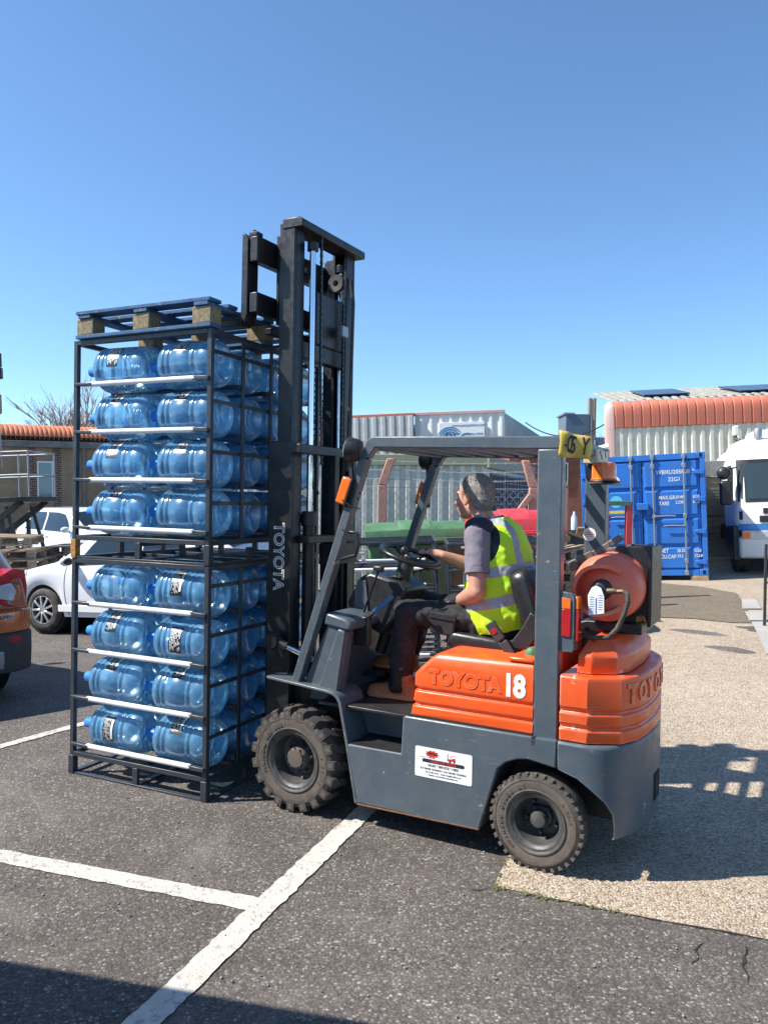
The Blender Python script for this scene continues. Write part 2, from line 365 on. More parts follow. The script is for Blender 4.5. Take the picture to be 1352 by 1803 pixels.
def concrete_mat(name,tint=(1,1,1),lo=.30):
    m,t,b,n,l=mk(name); v=coord(t,'World')
    vo=n.new('ShaderNodeTexVoronoi'); vo.inputs['Scale'].default_value=100; l.new(v,vo.inputs['Vector'])
    sep=n.new('ShaderNodeSeparateColor'); l.new(vo.outputs['Color'],sep.inputs[0])
    T=lambda *c: tuple(a*k for a,k in zip(c,tint))
    st=ramp(t,sep.outputs[0],[(0,T(.22,.165,.115)),(.18,T(.36,.275,.19)),(.5,T(.50,.40,.29)),(.8,T(.57,.475,.36)),(.95,T(.58,.52,.43)),(1,T(.66,.62,.56))]).outputs[0]
    rust=ramp(t,sep.outputs[2],[(.93,0),(.96,.5)]).outputs[0]; st=mix(t,rust,st,T(.42,.24,.12))
    edge=ramp(t,vo.outputs['Distance'],[(.30,1),(.68,.68)]).outputs[0]; c=mix(t,1,st,edge,'MULTIPLY')
    ma=nz(t,.45,6,.65,v,.3); c=mix(t,1,c,ramp(t,ma.outputs[0],[(.28,.80),(.7,1.12)]).outputs[0],'MULTIPLY')
    ru=nz(t,.9,4,.6,v,.6); c=mix(t,ramp(t,ru.outputs[0],[(.60,0),(.78,.35)]).outputs[0],c,T(.36,.22,.13))
    mb=nz(t,7,6,.7,v); c=mix(t,1,c,ramp(t,mb.outputs[0],[(.3,.86),(.7,1.1)]).outputs[0],'MULTIPLY')
    l.new(c,b.inputs['Base Color']); b.inputs['Roughness'].default_value=.9; b.inputs['Specular IOR Level'].default_value=.3
    h=math_(t,'ADD',math_(t,'MULTIPLY',vo.outputs['Distance'],-.9),math_(t,'MULTIPLY',sep.outputs[1],.5))
    bump(t,b,h,.8,.007); return m
def line_mat():
    m,t,b,n,l=mk('road_line_paint'); v=coord(t,'World')
    vo=n.new('ShaderNodeTexVoronoi'); vo.inputs['Scale'].default_value=95; l.new(v,vo.inputs['Vector'])
    a=nz(t,26,8,.75,v); a2=nz(t,2.2,4,.6,v)
    k=math_(t,'ADD',a.outputs[0],math_(t,'MULTIPLY',math_(t,'SUBTRACT',a2.outputs[0],.5),.35))
    worn=ramp(t,k,[(.52,0),(.61,.75)]).outputs[0]
    base=mix(t,1,(.56,.53,.46),ramp(t,nz(t,9,6,.7,v).outputs[0],[(.3,.80),(.7,1.06)]).outputs[0],'MULTIPLY')
    l.new(mix(t,worn,base,(.22,.20,.18)),b.inputs['Base Color']); b.inputs['Roughness'].default_value=.75
    bump(t,b,math_(t,'MULTIPLY',vo.outputs['Distance'],-1),.6,.005); return m
M['asphalt']=asphalt_mat(); M['concrete']=concrete_mat('exposed_aggregate_concrete'); M['line']=line_mat()
M['patch']=concrete_mat('worn_tar_patch',(.46,.47,.45)); 
M['crack']=pm('crack_dirt',(.02,.018,.016),.95,0,.3,30)
def axis_pts(lo,hi,near,step): 
    out=[];x=lo
    while x<hi: out.append(x); x+= step if near[0]<=x<near[1] else max(step,min(40,abs(x-(near[0] if x<near[0] else near[1]))*.25+step))
    return out+[hi]
xs=axis_pts(-300,300,(-12,16),.4); ys=axis_pts(-60,600,(-1,19),.25)
mb=MB(); mb.v=[(x,y,gz(x,y)) for y in ys for x in xs]; nx=len(xs)
mb.f=[(j*nx+i,j*nx+i+1,(j+1)*nx+i+1,(j+1)*nx+i) for j in range(len(ys)-1) for i in range(nx-1)]
tag(mb.build('ground',M['asphalt'],ang=180,flip=False),kind='structure')
def sheet(name,poly,h,m,step=.5,jit=0,seed=1):
    """draped sheet over the yard: polygon clipped by a fan of subdivided triangles"""
    bm=bmesh.new(); rnd=random.Random(seed); P=[]
    for i,p in enumerate(poly):
        q=poly[(i+1)%len(poly)]; n=max(1,int(math.dist(p,q)/step))
        for k in range(n):
            x=p[0]+(q[0]-p[0])*k/n; y=p[1]+(q[1]-p[1])*k/n
            P.append((x+rnd.uniform(-jit,jit),y+rnd.uniform(-jit,jit)))
    f=bm.faces.new([bm.verts.new((x,y,0)) for x,y in P])
    bmesh.ops.triangulate(bm,faces=[f])
    for ax in (0,1):
        lo=min(p[ax] for p in poly); hi=max(p[ax] for p in poly); c=math.floor(lo)+.5
        while c<hi:
            if hi-lo<60 or c<24:
                no=(1,0,0) if ax==0 else (0,1,0); co=(c,0,0) if ax==0 else (0,c,0)
                bmesh.ops.bisect_plane(bm,geom=bm.verts[:]+bm.edges[:]+bm.faces[:],plane_co=co,plane_no=no)
            c+=1
    for v in bm.verts: v.co.z=gz(v.co.x,v.co.y)+h
    bmesh.ops.recalc_face_normals(bm,faces=bm.faces)
    me=bpy.data.meshes.new(name); bm.to_mesh(me); bm.free(); me.materials.append(m)
    if me.polygons and me.polygons[0].normal.z<0: me.flip_normals()
    return tag(link(name,me),kind='structure')
# concrete apron: corner by the rear wheel, running away to the back of the yard
CA=(.531,3.541); 
sheet('concrete_apron',[CA,(1.094,3.313),(1.585,3.141),(6,1.55),(16,1),(26,8),(26,34),(5.2,34),(3.2,17),(1.9,9.5),(1.25,6.2),(.643,3.841)],.004,M['concrete'],.12,.006)
def quad_line(name,a,b,wd,seed,h=.006):
    a=Vector(a);b=Vector(b);d=(b-a).normalized();nn=Vector((-d.y,d.x))*wd/2
    return sheet(name,[tuple(a-nn),tuple(b-nn),tuple(b+nn),tuple(a+nn)],h,M['line'],.03,.005,seed)
quad_line('painted_line',(-1.05,1.86),(.16,5.02),.118,2)
quad_line('painted_line',(-3.6,4.33),(-.512,3.345),.112,3,.0045)
quad_line('painted_line',(-3.3,4.35),(-1.75,6.9),.085,4)
# darker tar patch beside the container, drain cover, paving slabs
P=[at(1133,1036,10.6),at(1190,1032,11.3),at(1290,1046,11.0),at(1318,1098,9.0),at(1150,1086,9.1),at(1100,1082,9.2)]
def yard(u,v,Y=12):
    for _ in range(30):
        p=at(u,v,Y); e=p.z-gz(p.x,p.y); Y=max(2,Y+ (e*Y/(CH-gz(p.x,p.y)) if abs(e)>1e-4 else 0))
    return (p.x,p.y)
sheet('tar_patch',[yard(*q) for q in ((1075,1030),(1150,1026),(1230,1034),(1296,1045),(1312,1070),(1320,1098),(1290,1098),(1220,1091),(1075,1084))],.014,M['patch'],.2,.02,7)
0 and sheet('drain_cover',[yard(*q) for q in ((1120,1067),(1196,1068),(1193,1084),(1120,1082))],.020,M['black'],.5,0,8)
for k,q in enumerate((((1305,1057),(1331,1058),(1340,1074),(1306,1074)),((1310,1079),(1345,1079),(1352,1095),(1319,1095)),((1322,1097),(1362,1096),(1400,1150),(1348,1154)),((1350,1158),(1404,1154),(1450,1210),(1392,1222)))):
    sheet('paving_slab',[yard(*c) for c in q],.022,M['slab'],.5,0,9+k)
def crack(pts,wd,seed):
    rnd=random.Random(seed); a=[];b=[]
    P=[]
    for (x0,y0),(x1,y1) in zip(pts[:-1],pts[1:]):
        n=max(2,int(math.dist((x0,y0),(x1,y1))/.03))
        P+=[(x0+(x1-x0)*k/n+rnd.uniform(-.012,.012),y0+(y1-y0)*k/n+rnd.uniform(-.012,.012)) for k in range(n)]
    for i,p in enumerate(P):
        q=P[min(i+1,len(P)-1)]; o=P[max(i-1,0)]; d=Vector((q[0]-o[0],q[1]-o[1])).normalized(); nn=Vector((-d.y,d.x))
        ww=wd*rnd.uniform(.2,1)*min(1,4*i/len(P)+.1,4*(len(P)-i)/len(P))
        a.append((p[0]+nn.x*ww,p[1]+nn.y*ww,gz(*p)+.0035)); b.append((p[0]-nn.x*ww,p[1]-nn.y*ww,gz(*p)+.0035))
    m=MB(); n=len(a); m.v=a+b; m.f=[(i,i+1,n+i+1,n+i) for i in range(n-1)]
    tag(m.build('ground_crack',M['crack'],ang=180),kind='structure')
def G(u,v): return yard(u,v,4)
crack([G(1248,1650),G(1225,1672),G(1218,1712)],.005,1)
crack([G(1314,1658),G(1306,1700),G(1318,1740)],.007,2)
crack([G(868,1564),G(822,1570)],.004,3)
crack([CA,G(1000,1590),(1.094,3.313),(1.585,3.141),(2.4,2.85)],.006,4)
crack([G(895,1512),CA],.006,5)
# moss along the apron's edge
rnd=random.Random(5); mb=MB()
for k in range(90):
    t=rnd.random()**2*.55; x=.53+t+rnd.gauss(0,.006); y=3.541-.41*t+rnd.gauss(0,.010)-.004
    if rnd.random()<.2: t=rnd.random(); x=.643-.11*t+rnd.gauss(0,.006); y=3.841-.3*t
    r=rnd.uniform(.002,.008); mb.ball((x,y,gz(x,y)+.004),r,6,4,(1.3,1.3,.8))
tag(mb.build('moss',M['moss']),kind='stuff')
mb=MB(); rnd=random.Random(15)
for k in range(520):      # loose grit on the apron edge and tarmac
    y=rnd.uniform(2.5,6); x=rnd.uniform(-.49,.5)*y; r=rnd.uniform(.0016,.0045)
    mb.at(Matrix.Translation((x,y,gz(x,y)+.004+r*.4))@Matrix.Rotation(rnd.random()*6,4,'Z')@Matrix.Rotation(rnd.random(),4,'X')).box(-r,r,-r*.8,r*.8,-r*.6,r*.6)
tag(mb.build('grit',pm('grit_stone',(.25,.23,.2),.9,0,.5,30)),kind='stuff')

# ================================================================ RACKS
RA=1.07; RB=1.254; RH=1.369; CAGE=R(-25.11)
CAGE0=Matrix.Translation((-1.0023,4.4805,0))@Matrix.Rotation(CAGE,4,'Z')
def make_rack(Mx,label,group='steel bottle racks'):
    r=empty('bottle_rack',Mx,label,'bottle rack',group)
    s=.030; h=s/2
    for x in (-RA+h,-h):
        for y in (h,RB-h):
            o=MB().box(x-h,x+h,y-h,y+h,.115,RH).build('post',M['rack'],r,.003)
            MB().box(x-h-.006,x+h+.006,y-h-.006,y+h+.006,.0,.118).build('foot',M['rack'],o,.003)
            MB().box(x-h*.6,x+h*.6,y-h*.6,y+h*.6,RH-.002,RH+.001).build('post_cap',M['rack_rust'],o)
    for z in (.128,RH-h):
        for y in (h,RB-h): MB().box(-RA+s,-s,y-h,y+h,z-h,z+h).build('rail',M['rack'],r,.003)
        for x in (-RA+h,-h): MB().box(x-h,x+h,s,RB-s,z-h,z+h).build('rail',M['rack'],r,.003)
    for y in (.31,.63,.94):
        MB().box(-RA+s,-s,y-.013,y+.013,RH-.028,RH-.004).build('top_bar',M['rack'],r,.002)
        MB().box(-RA+s,-s,y-.013,y+.013,.116,.140).build('floor_bar',M['rack'],r,.002)
    MB().box(-RA/2-.013,-RA/2+.013,s,RB-s,.090,.114).build('floor_bar',M['rack'],r,.002)
    for y in (.012,RB-.012):
        MB().box(-RA+s,-s,y-.012,y+.012,.001,.013).build('runner',M['rack'],r,.002)
        for x in (-RA*.5,): MB().box(x-.02,x+.02,y-.012,y+.012,.013,.113).build('strut',M['rack'],r,.002)
    for x in (-RA+.012,-RA*.5,-.012):
        MB().box(x-.02,x+.02,s,RB-s,.0015,.0125).build('runner',M['rack'],r,.002)
        for y in (RB*.33,RB*.66): MB().box(x-.012,x+.012,y-.02,y+.02,.013,.089).build('strut',M['rack'],r,.002)
    for k in range(4):
        z=.19+.298*k
        for y,sg in ((-.002,-1),(RB+.002,1)):
            t=MB().tube([(-RA+.15,y,z+.004),(-.11,y,z)],.0165,12).build('side_tube',M['tube'],r)
            MB().bar((-RA+.02,y,z+.006),(-RA+.17,y,z+.003),.036,.020).build('clamp',M['rack'],t,.004)
            MB().bar((-.125,y,z),(-.01,y,z-.004),.030,.026).build('clamp',M['rack'],t,.004)
        for y in (.30,.345,.61,.655,.92,.965):
            MB().tube([(-RA+.03,y,z-.010),(-.03,y,z-.010)],.011,8).build('cradle_rail',M['rack'],r)
    for y in (.325,.632,.94):
        for x in (-.010,-RA+.010): MB().box(x-.006,x+.006,y-.014,y+.014,.145,RH-.032).build('grid_bar',M['rack'],r,.002)
    for z in (.36,.66,.955,1.245):
        MB().box(-.020,-.0165,s,RB-s,z-.012,z+.012).build('grid_bar',M['rack'],r)
    for k in range(4):
        for y in (.325,.632,.94):
            MB().box(-.045,-.017,y-.03,y+.0,.19+.298*k-.035,.19+.298*k-.005).build('bracket',M['rack'],r,.004)
    return r
R1=make_rack(CAGE0,'dark steel bottle rack standing on the tarmac, lower of the two stacked racks')
R2=make_rack(CAGE0@Matrix.Translation((0,0,RH+.001)),'dark steel bottle rack stacked on top of another and carrying the blue pallet')
for c in R2.children:
    if c.name.startswith('post') and c.data.vertices[0].co.x<-.9:
        for d in c.children:
            if d.name.startswith('foot') and d.data.vertices[0].co.y<.3: d.data.materials[0]=M['rack_rust']; d['label']='rusty yellow foot'
# ---------------------------------------------------------------- bottles
PR=[(.0,.030),(.030,.026),(.070,.014),(.088,.004),(.100,.002),(.114,.008),(.126,.022),(.133,.045),(.1345,.07),(.1345,.112),(.1295,.117),(.1295,.127),(.1345,.132),(.1345,.146),(.1295,.151),(.1295,.160),(.1345,.166),
    (.1345,.285),(.1295,.290),(.1295,.299),(.1345,.304),(.1345,.318),(.1295,.323),(.1295,.332),(.1345,.338),(.1345,.348),(.131,.364),(.120,.383),(.100,.402),(.074,.418),(.048,.434),(.034,.450),(.029,.462),(.028,.490)]
# the bottle lies on its side: bottom at x=0, neck towards -x
def bottle_mesh():
    m=MB(); m.lathe([(max(r*(1.055 if r>.06 else 1),.0005),-h) for r,h in PR],40,ax='x',full=False); return m.mesh('bottle',M['bottle'],ang=50)
BM=bottle_mesh()
cm=MB(); cm.lathe([(.0005,-.514),(.024,-.514),(.029,-.511),(.032,-.504),(.032,-.478),(.034,-.474),(.034,-.452),(.030,-.451)],24,ax='x',full=False); CM=cm.mesh('cap',M['cap'])
def arc_patch(x0,x1,a0,a1,r,nx=2,na=10):
    return lambda i,j:(-(x0+(x1-x0)*i),r*math.cos(a0+(a1-a0)*j),r*math.sin(a0+(a1-a0)*j))
LM=MB().grid(arc_patch(.185,.268,R(-32),R(32),.1437),2,12).mesh('label',M['label'],ang=180)
def print_mesh(seed):
    rn=random.Random(seed); m=MB()
    m.grid(arc_patch(.193,.208,R(-26),R(22),.1442),1,10) if seed%2 else None
    for k in range(7):        # rows of small white lettering, running round the bottle
        xx=.214+k*.0073 if seed%2 else .191+k*.0105; a=-27
        while a<25:
            wl=rn.uniform(1.2,6); 
            if rn.random()<.82: m.grid(arc_patch(xx,xx+(.0036 if seed%2 else .006),R(a),R(min(27,a+wl)),.1442),1,2)
            a+=wl+rn.uniform(.8,1.8)
    return m.mesh('print',M['white_print'],ang=180)
PM=[print_mesh(k) for k in (1,2,3)]
rnd=random.Random(11)
rows=('bottom','third','second','top'); colsn=('front','second','third','back')
ang_front={(0,0,0):(172,1),(0,0,1):(122,1),(0,1,0):(112,0),(0,1,1):(106,1),(0,2,0):(136,0),(0,2,1):(168,1),(0,3,0):None,(0,3,1):(152,1),(1,0,0):(112,0),(1,0,1):None,(1,1,0):(134,1),(1,1,1):(122,1),(1,2,0):(116,0),(1,2,1):(116,0),(1,3,0):(148,0),(1,3,1):(120,1)}
# angle is where the label sits, measured from +y over the top towards the front (-y = 180)
for ri,(rk,nm) in enumerate(((R1,'lower'),(R2,'upper'))):
    for k in range(4):
        for j in range(4):
            for e in range(2):
                lab=f"clear blue water bottle in the {nm} rack, {rows[k]} row, {colsn[j]} column, {'cap end' if e==0 else 'truck side'}"
                x=(-.028 if e else -.535)+rnd.uniform(-.006,.006)-(.02*rnd.random() if e==0 else 0)
                T=rk.matrix_world@Matrix.Translation((x,.163+.310*j+rnd.uniform(-.006,.006),.295+.298*k+rnd.uniform(-.004,.004)))
                la=ang_front.get((ri,k,e)) if j==0 else ((rnd.uniform(60,150),1) if rnd.random()<.6 else None)
                spin=R(la[0]) if la else rnd.uniform(0,6.28)
                b=link('water_bottle',BM,None,None); b.matrix_world=T@Matrix.Rotation(R(4.6)+rnd.uniform(-.018,.018),4,'Z')@Matrix.Rotation(spin,4,'X')
                tag(b,lab,'water bottle','blue water bottles in the racks')
                link('cap',CM,b)
                if la:
                    l_=link('label',LM,b); link('print',PM[rnd.randrange(3)],l_)
# ---------------------------------------------------------------- pallet builder
def make_pallet(Mx,label,mats,L=1.2,W=1.0,group=None,wob=.004,seed=0,hh=.144,share=None):
    """decks run along y (length L), stringer boards along x"""
    mt,mbk=mats; rn=random.Random(seed)
    r=empty('pallet',Mx,label,'pallet',group); t=.022; bt=hh-3*t
    ny=5 if L<1.3 else 7; 
    # bottom runners (three, along x... they cross under the blocks)
    for y in (.05,L/2,L-.05):
        MB().box(-W,0,y-.05,y+.05,0,t).build('bottom_board',mt,r,.003)
    for y in (.06,L/2,L-.06):
        for x in (-.07,-W/2,-W+.07):
            j=lambda a: rn.uniform(-a,a)
            o=MB().box(-.066+j(.004),.066+j(.004),-.05,.05,t+.0005,t+bt-.0005).build('block',mbk,r,.006)
            o.location=(x,y,0); o.rotation_euler.z=j(.04)
    for x in (-.07,-W/2,-W+.07):
        MB().box(x-.05,x+.05,0,L,t+bt,2*t+bt).build('stringer_board',mt,r,.003)
    n=7; 
    for k in range(n):
        wd=.115 if k in(0,n//2,n-1) else .09
        y=wd/2+(L-wd)*k/(n-1)
        o=MB().box(-W+rn.uniform(0,wob),-rn.uniform(0,wob),-wd/2,wd/2,0,t).build('deck_board',mt,r,.003)
        o.location=(0,y,hh-t+rn.uniform(0,.002)); o.rotation_euler.z=rn.uniform(-1,1)*wob; o.rotation_euler.x=rn.uniform(-1,1)*wob
    return r
make_pallet(CAGE0@Matrix.Translation((.012,-.03,2*RH+.003)),'blue painted wooden pallet lying on top of the upper bottle rack',(M['wood_blue'],M['block']),1.2,1.04,None,.012,3,.168)
# ================================================================ FORKLIFT
TH=R(29.14); TF=Vector((-math.cos(TH),math.sin(TH),0)); TL=Vector((-math.sin(TH),-math.cos(TH),0))
T0=Vector((.7426,3.7013,0))-TL*.505
TM=Matrix(((TF.x,TL.x,0,T0.x),(TF.y,TL.y,0,T0.y),(0,0,1,0),(0,0,0,1)))      # x forward, y to the driver's left, z up
TMI=TM.inverted()
def tp(u,v,y):
    """photo pixel on the truck's own plane y -> truck coordinates"""
    a=TMI@Vector((0,0,CH)); b=TMI@at(u,v,1.0); d=b-a; return a+d*((y-a.y)/d.y)
FL=empty('forklift_truck',TM,'orange and grey forklift truck with raised black mast holding the pallet on the racks','forklift truck')
# --- chassis
def chassis():
    side=[(.993,.125),(1.06,.434),(.731,.437),(.722,.625),(.712,.639),(-.095,.639),(-.095,.506),(.045,.526),(.10,.516),(.155,.492),(.195,.455),(.286,.14),(.30,.128)]
    m=MB()
    for y0,y1 in ((.28,.5),(-.5,-.28)): m.prism(side,y0,y1)
    o=m.build('chassis',M['grey'],FL,.008)
    MB().box(.30,1.50,-.279,.279,.15,.60).build('underframe',M['black'],FL,.01)
    MB().box(-.30,.299,-.20,.20,.20,.60).build('rear_axle_mount',M['black'],FL,.01)
    MB().prism([(.992,.1235),(.288,.1385),(.288,.1305),(.992,.1155)],.470,.5015).build('rusty_lower_edge',M['rust'],FL,.002)
    # inset anti-slip step tread and floor
    MB().box(.745,1.04,.30,.49,.437,.441).build('step_tread',M['black'],FL)
    MB().box(.70,1.28,-.49,.455,.612,.630).build('floor_plate',M['black'],FL,.004)
    MB().prism([(.722,.45),(1.05,.45),(1.10,.61),(.722,.61)],.26,.30).build('riser_panel',M['grey'],FL,.004)
chassis()
for sg in (1,-1):
    y0,y1=(.26,.5) if sg>0 else (-.5,-.26)
    out=[(1.614,.738),(1.20,.708),(1.155,.700),(1.125,.684),(1.105,.655),(1.055,.434),(.990,.122)]
    inn=[(1.010,.122),(1.072,.430),(1.122,.648),(1.140,.672),(1.162,.684),(1.20,.692),(1.610,.722)]
    MB().prism(out+inn,y0,y1).build('front_fender',M['grey'],FL,.004)
    yy=(.255,.30) if sg>0 else (-.30,-.255)
    MB().prism([(1.02,.13),(1.60,.50),(1.60,.715),(1.12,.68)],min(yy),max(yy)).build('wheel_arch_liner',M['black'],FL)
    # front cowl side: sloped gusset panels behind the guard's front leg
    a,b=(.36,.455) if sg>0 else (-.455,-.36)
    MB().prism([(1.40,.708),(1.16,.690),(1.11,1.03),(1.235,1.075)],a,b-.02 if sg>0 else b).build('cowl_side_panel',M['grey'],FL,.01)
    MB().prism([(1.285,.704),(1.16,.690),(1.112,1.035),(1.155,1.045)],(.440 if sg>0 else -.458),(.458 if sg>0 else -.440)).build('cowl_edge_panel',M['grey'],FL,.006)
MB().prism([(1.42,.60),(1.28,.60),(1.19,1.05),(1.245,1.075)],-.36,.36).build('front_cowl',M['grey'],FL,.015)
MB().prism([(1.26,1.06),(1.10,1.035),(1.075,1.055),(1.085,1.085),(1.12,1.105),(1.25,1.13)],-.45,.45).build('dash_top',M['grey'],FL,.014)
# --- orange side cowl (battery / engine hood) with moulded grooves
def hood():
    zs=[(.643,.004),(.650,0),(.694,0),(.700,.013),(.706,.014),(.722,.001),(.728,0),(.772,0),(.778,.013),(.784,.014),(.800,.001),(.806,0),(.86,0),(.90,.0),(.95,.003),(.968,.010),(.979,.022),(.986,.05)]
    rings=[]
    for z,i in zs:
        xf=.695+(.676-.695)*min(1,(z-.643)/.13) if z<.862 else .675-(z-.862)/.117*.118
        xf-=i*.8; y=.478-i; c=.022
        rings.append([(.028+i*.4,y,z),(xf-c*1.3,y,z),(xf-c*.35,y-c*.4,z),(xf,y-c*1.4,z),(xf,-y+c*1.4,z),(xf-c*.35,-y+c*.4,z),(xf-c*1.3,-y,z),(.028+i*.4,-y,z)])
    return MB().loft(rings).build('hood',M['orange'],FL,.004,ang=28)
hd=hood()
MB().box(.03,.16,-.44,.468,.982,1.005).build('hood_rear_lip',M['orange'],FL,.008)
MB().box(.034,.70,.470,.486,.640,.646).build('hood_seal',M['black'],FL)
text('lettering','TOYOTA',.098,M['orange'],hd,frame((.388,.4765,.856),(-1,0,0),(0,0,1)),.0045,.005,sx=.95,space=1.02)
text('lettering','18',.150,M['white_print'],hd,frame((.126,.4795,.862),(-1,0,0),(0,0,1)),.0008,.0065,sx=.82,space=.92)
# --- sign board on the side
sg=MB(); 
def rrect(w,h,r,n=5):
    return [(sx*(w/2-r)+r*math.cos(a),sy*(h/2-r)+r*math.sin(a)) for sx,sy,a0 in ((1,1,0),(-1,1,90),(-1,-1,180),(1,-1,270)) for a in [R(a0+90*k/n) for k in range(n+1)]]
sgn=MB().prism(rrect(.317,.155,.010),0,.0012,'z').build('sticker',M['white_print'],FL); sgn.matrix_local=frame((.486,.5012,.4195),(-1,0,0),(0,0,1))
Z3=lambda x,y,z=.0016: Matrix.Translation((x,y,z))
text('print','SALES ★ SERVICE ★ HIRE'.replace('★','*'),.0165,M['black_print'],sgn,Z3(0,-.012),.0002,.0005)
text('print','FLT DRIVER TRAINING + LGV DRIVER TRAINING',.0118,M['black_print'],sgn,Z3(0,-.032),.0002,.0004)
text('print','TEL: 01482 633131   Email: sales@forklifts.co.uk',.0100,M['black_print'],sgn,Z3(0,-.048),.0002,.0002)
text('print','Website: www.forklifttruckhandling.com',.0100,M['black_print'],sgn,Z3(.0,-.062),.0002,.0002)
MB().prism(rrect(.235,.0185,.008),.0012,.0017,'z').build('print_bar',M['black_print'],sgn).location=(0,.010,0)
text('print','• FORK LIFT TRUCK',.0165,M['red_print'],sgn,Z3(0,.0100,.0022),.0002,.0006)
star=[]
for k in range(20):
    a=2*PI*k/20; r=(.034 if k%2==0 else .024); star.append((r*1.25*math.cos(a),r*.62*math.sin(a)))
MB().prism(star,.0012,.0017,'z').build('emblem',M['red_print'],sgn).location=(-.062,.046,0)
text('print','VIKING',.016,M['black_print'],sgn,Z3(-.062,.048,.0022),.0002,.0005)
MB().box(-.108,-.016,-.0008,.0008,.0012,.0017).build('print_rule',M['black_print'],sgn).location=(-.03,.026,0)
pic=MB().prism([(-.024,-.006),(.016,-.006),(.016,.010),(.002,.010),(-.006,.004),(-.024,.004)],.0012,.0017,'z').prism([(-.010,.004),(-.0085,.004),(-.006,.022),(.010,.022),(.012,.010),(.0135,.010),(.011,.0238),(-.0075,.0238)],.0012,.0017,'z')
pic.build('picture',M['red_print'],sgn).location=(.052,.034,0)
MB().box(-.028,-.025,-.008,.028,.0012,.0018).prism([(.006*math.cos(k)-.014,.006*math.sin(k)-.008) for k in [i*PI/5 for i in range(10)]],.0012,.0019,'z').prism([(.005*math.cos(k)+.010,.005*math.sin(k)-.008) for k in [i*PI/5 for i in range(10)]],.0012,.0019,'z').build('picture',M['black_print'],sgn).location=(.052,.034,0)
# --- counterweight: lower grey casting (wheel arch cut) and orange upper casting
def outline(sc,xf,yi=0,x0=-.475):
    """half plan outline of the tail from xf (front) round the back, near side first"""
    P=[(-.22,.503),(-.27,.498),(-.32,.475),(-.36,.435),(-.395,.375),(-.425,.30),(-.447,.20),(-.460,.10),(-.464,0)]
    half=[(xf,.503)] if xf>-.22 else []
    half+= [p for p in P if p[0]<xf-.004]
    if xf<=-.22:
        for a,b in zip(P[:-1],P[1:]):
            if a[0]>=xf>b[0]: t=(a[0]-xf)/(a[0]-b[0]); half=[(xf,a[1]+(b[1]-a[1])*t)]+half; break
    n=14; # resample by arc length to n points
    L=[0]
    for a,b in zip(half[:-1],half[1:]): L.append(L[-1]+math.dist(a,b))
    out=[]
    for k in range(n):
        d=L[-1]*k/(n-1)
        for i in range(len(L)-1):
            if L[i]<=d<=L[i+1]+1e-9:
                t=(d-L[i])/max(1e-9,L[i+1]-L[i]); out.append((half[i][0]+(half[i+1][0]-half[i][0])*t,half[i][1]+(half[i+1][1]-half[i][1])*t)); break
    return [(x+ (yi if False else 0),y*sc) for x,y in out]+[(x,-y*sc) for x,y in reversed(out[:-1])]
rg=[]
for z,xf,sc,sh in ((.195,-.352,.97,.012),(.205,-.356,.99,.004),(.26,-.354,1,0),(.323,-.347,1,0),(.38,-.318,1,0),(.436,-.256,1,0),(.48,-.19,1,0),(.507,-.102,1,0),(.60,-.100,1,0),(.628,-.100,1,0),(.640,-.100,.985,.006)):
    rg.append([(x+sh*(1 if x<-.1 else 0),y,z) for x,y in outline(sc,xf)])
cw=MB().loft(rg).build('counterweight_base',M['grey'],FL,.005,ang=30)
MB().box(-.47,-.40,-.06,.06,.28,.42).build('tow_slot',M['dark'],FL,.01)
def plan(ins,bev=.0,x0=-.104):
    h=[(x0,.494-ins),(-.236,.494-ins),(-.243,.488-ins),(-.372+ins*.5,.415-ins*.8),(-.43+ins*.8,.30-ins*.4),(-.452+ins,.17),(-.460+ins,0)]
    return h+[(x,-y) for x,y in reversed(h[:-1])]
rg=[]
for z,i in ((.643,.004),(.650,0),(.700,0),(.706,.014),(.714,.014),(.730,.001),(.776,0),(.782,.014),(.790,.014),(.806,.001),(.93,0),(.945,.004),(.952,.014)):
    rg.append([(x,y,z) for x,y in plan(i)])
cu=MB().loft(rg).build('counterweight_top',M['orange_cw'],FL,.004,ang=28)
rg=[]
for z,i,xf in ((.9525,.075,-.165),(.960,.07,-.165),(1.035,.066,-.17),(1.048,.072,-.175),(1.105,.135,-.20),(1.112,.145,-.205)):
    rg.append([(x,y,z) for x,y in plan(i,0,xf)])
MB().loft(rg).build('counterweight_cap',M['orange_cw'],FL,.006,ang=25)
# cast lettering round the back of the weight: each letter on its own facet
def back_letter(ch,y,z=.868):
    h=plan(0); pts=[(x,yy) for x,yy in h]
    for a,b in zip(pts[:-1],pts[1:]):
        if a[1]>=y>=b[1] and a[1]!=b[1]:
            t=(a[1]-y)/(a[1]-b[1]); x=a[0]+(b[0]-a[0])*t; d=Vector((b[0]-a[0],b[1]-a[1],0)).normalized()
            text('lettering',ch,.125,M['orange_cw'],cu,frame((x-d.y*-.0005,y,z),d,(0,0,1)),.005,.005,sx=.85); return
for k,ch in enumerate('TOYOTA'): back_letter(ch,[.345,.262,.165,.02,-.11,-.235][k])
MB().box(.008,.026,-.5,.5,.60,.64).build('rear_seam',M['black'],FL)
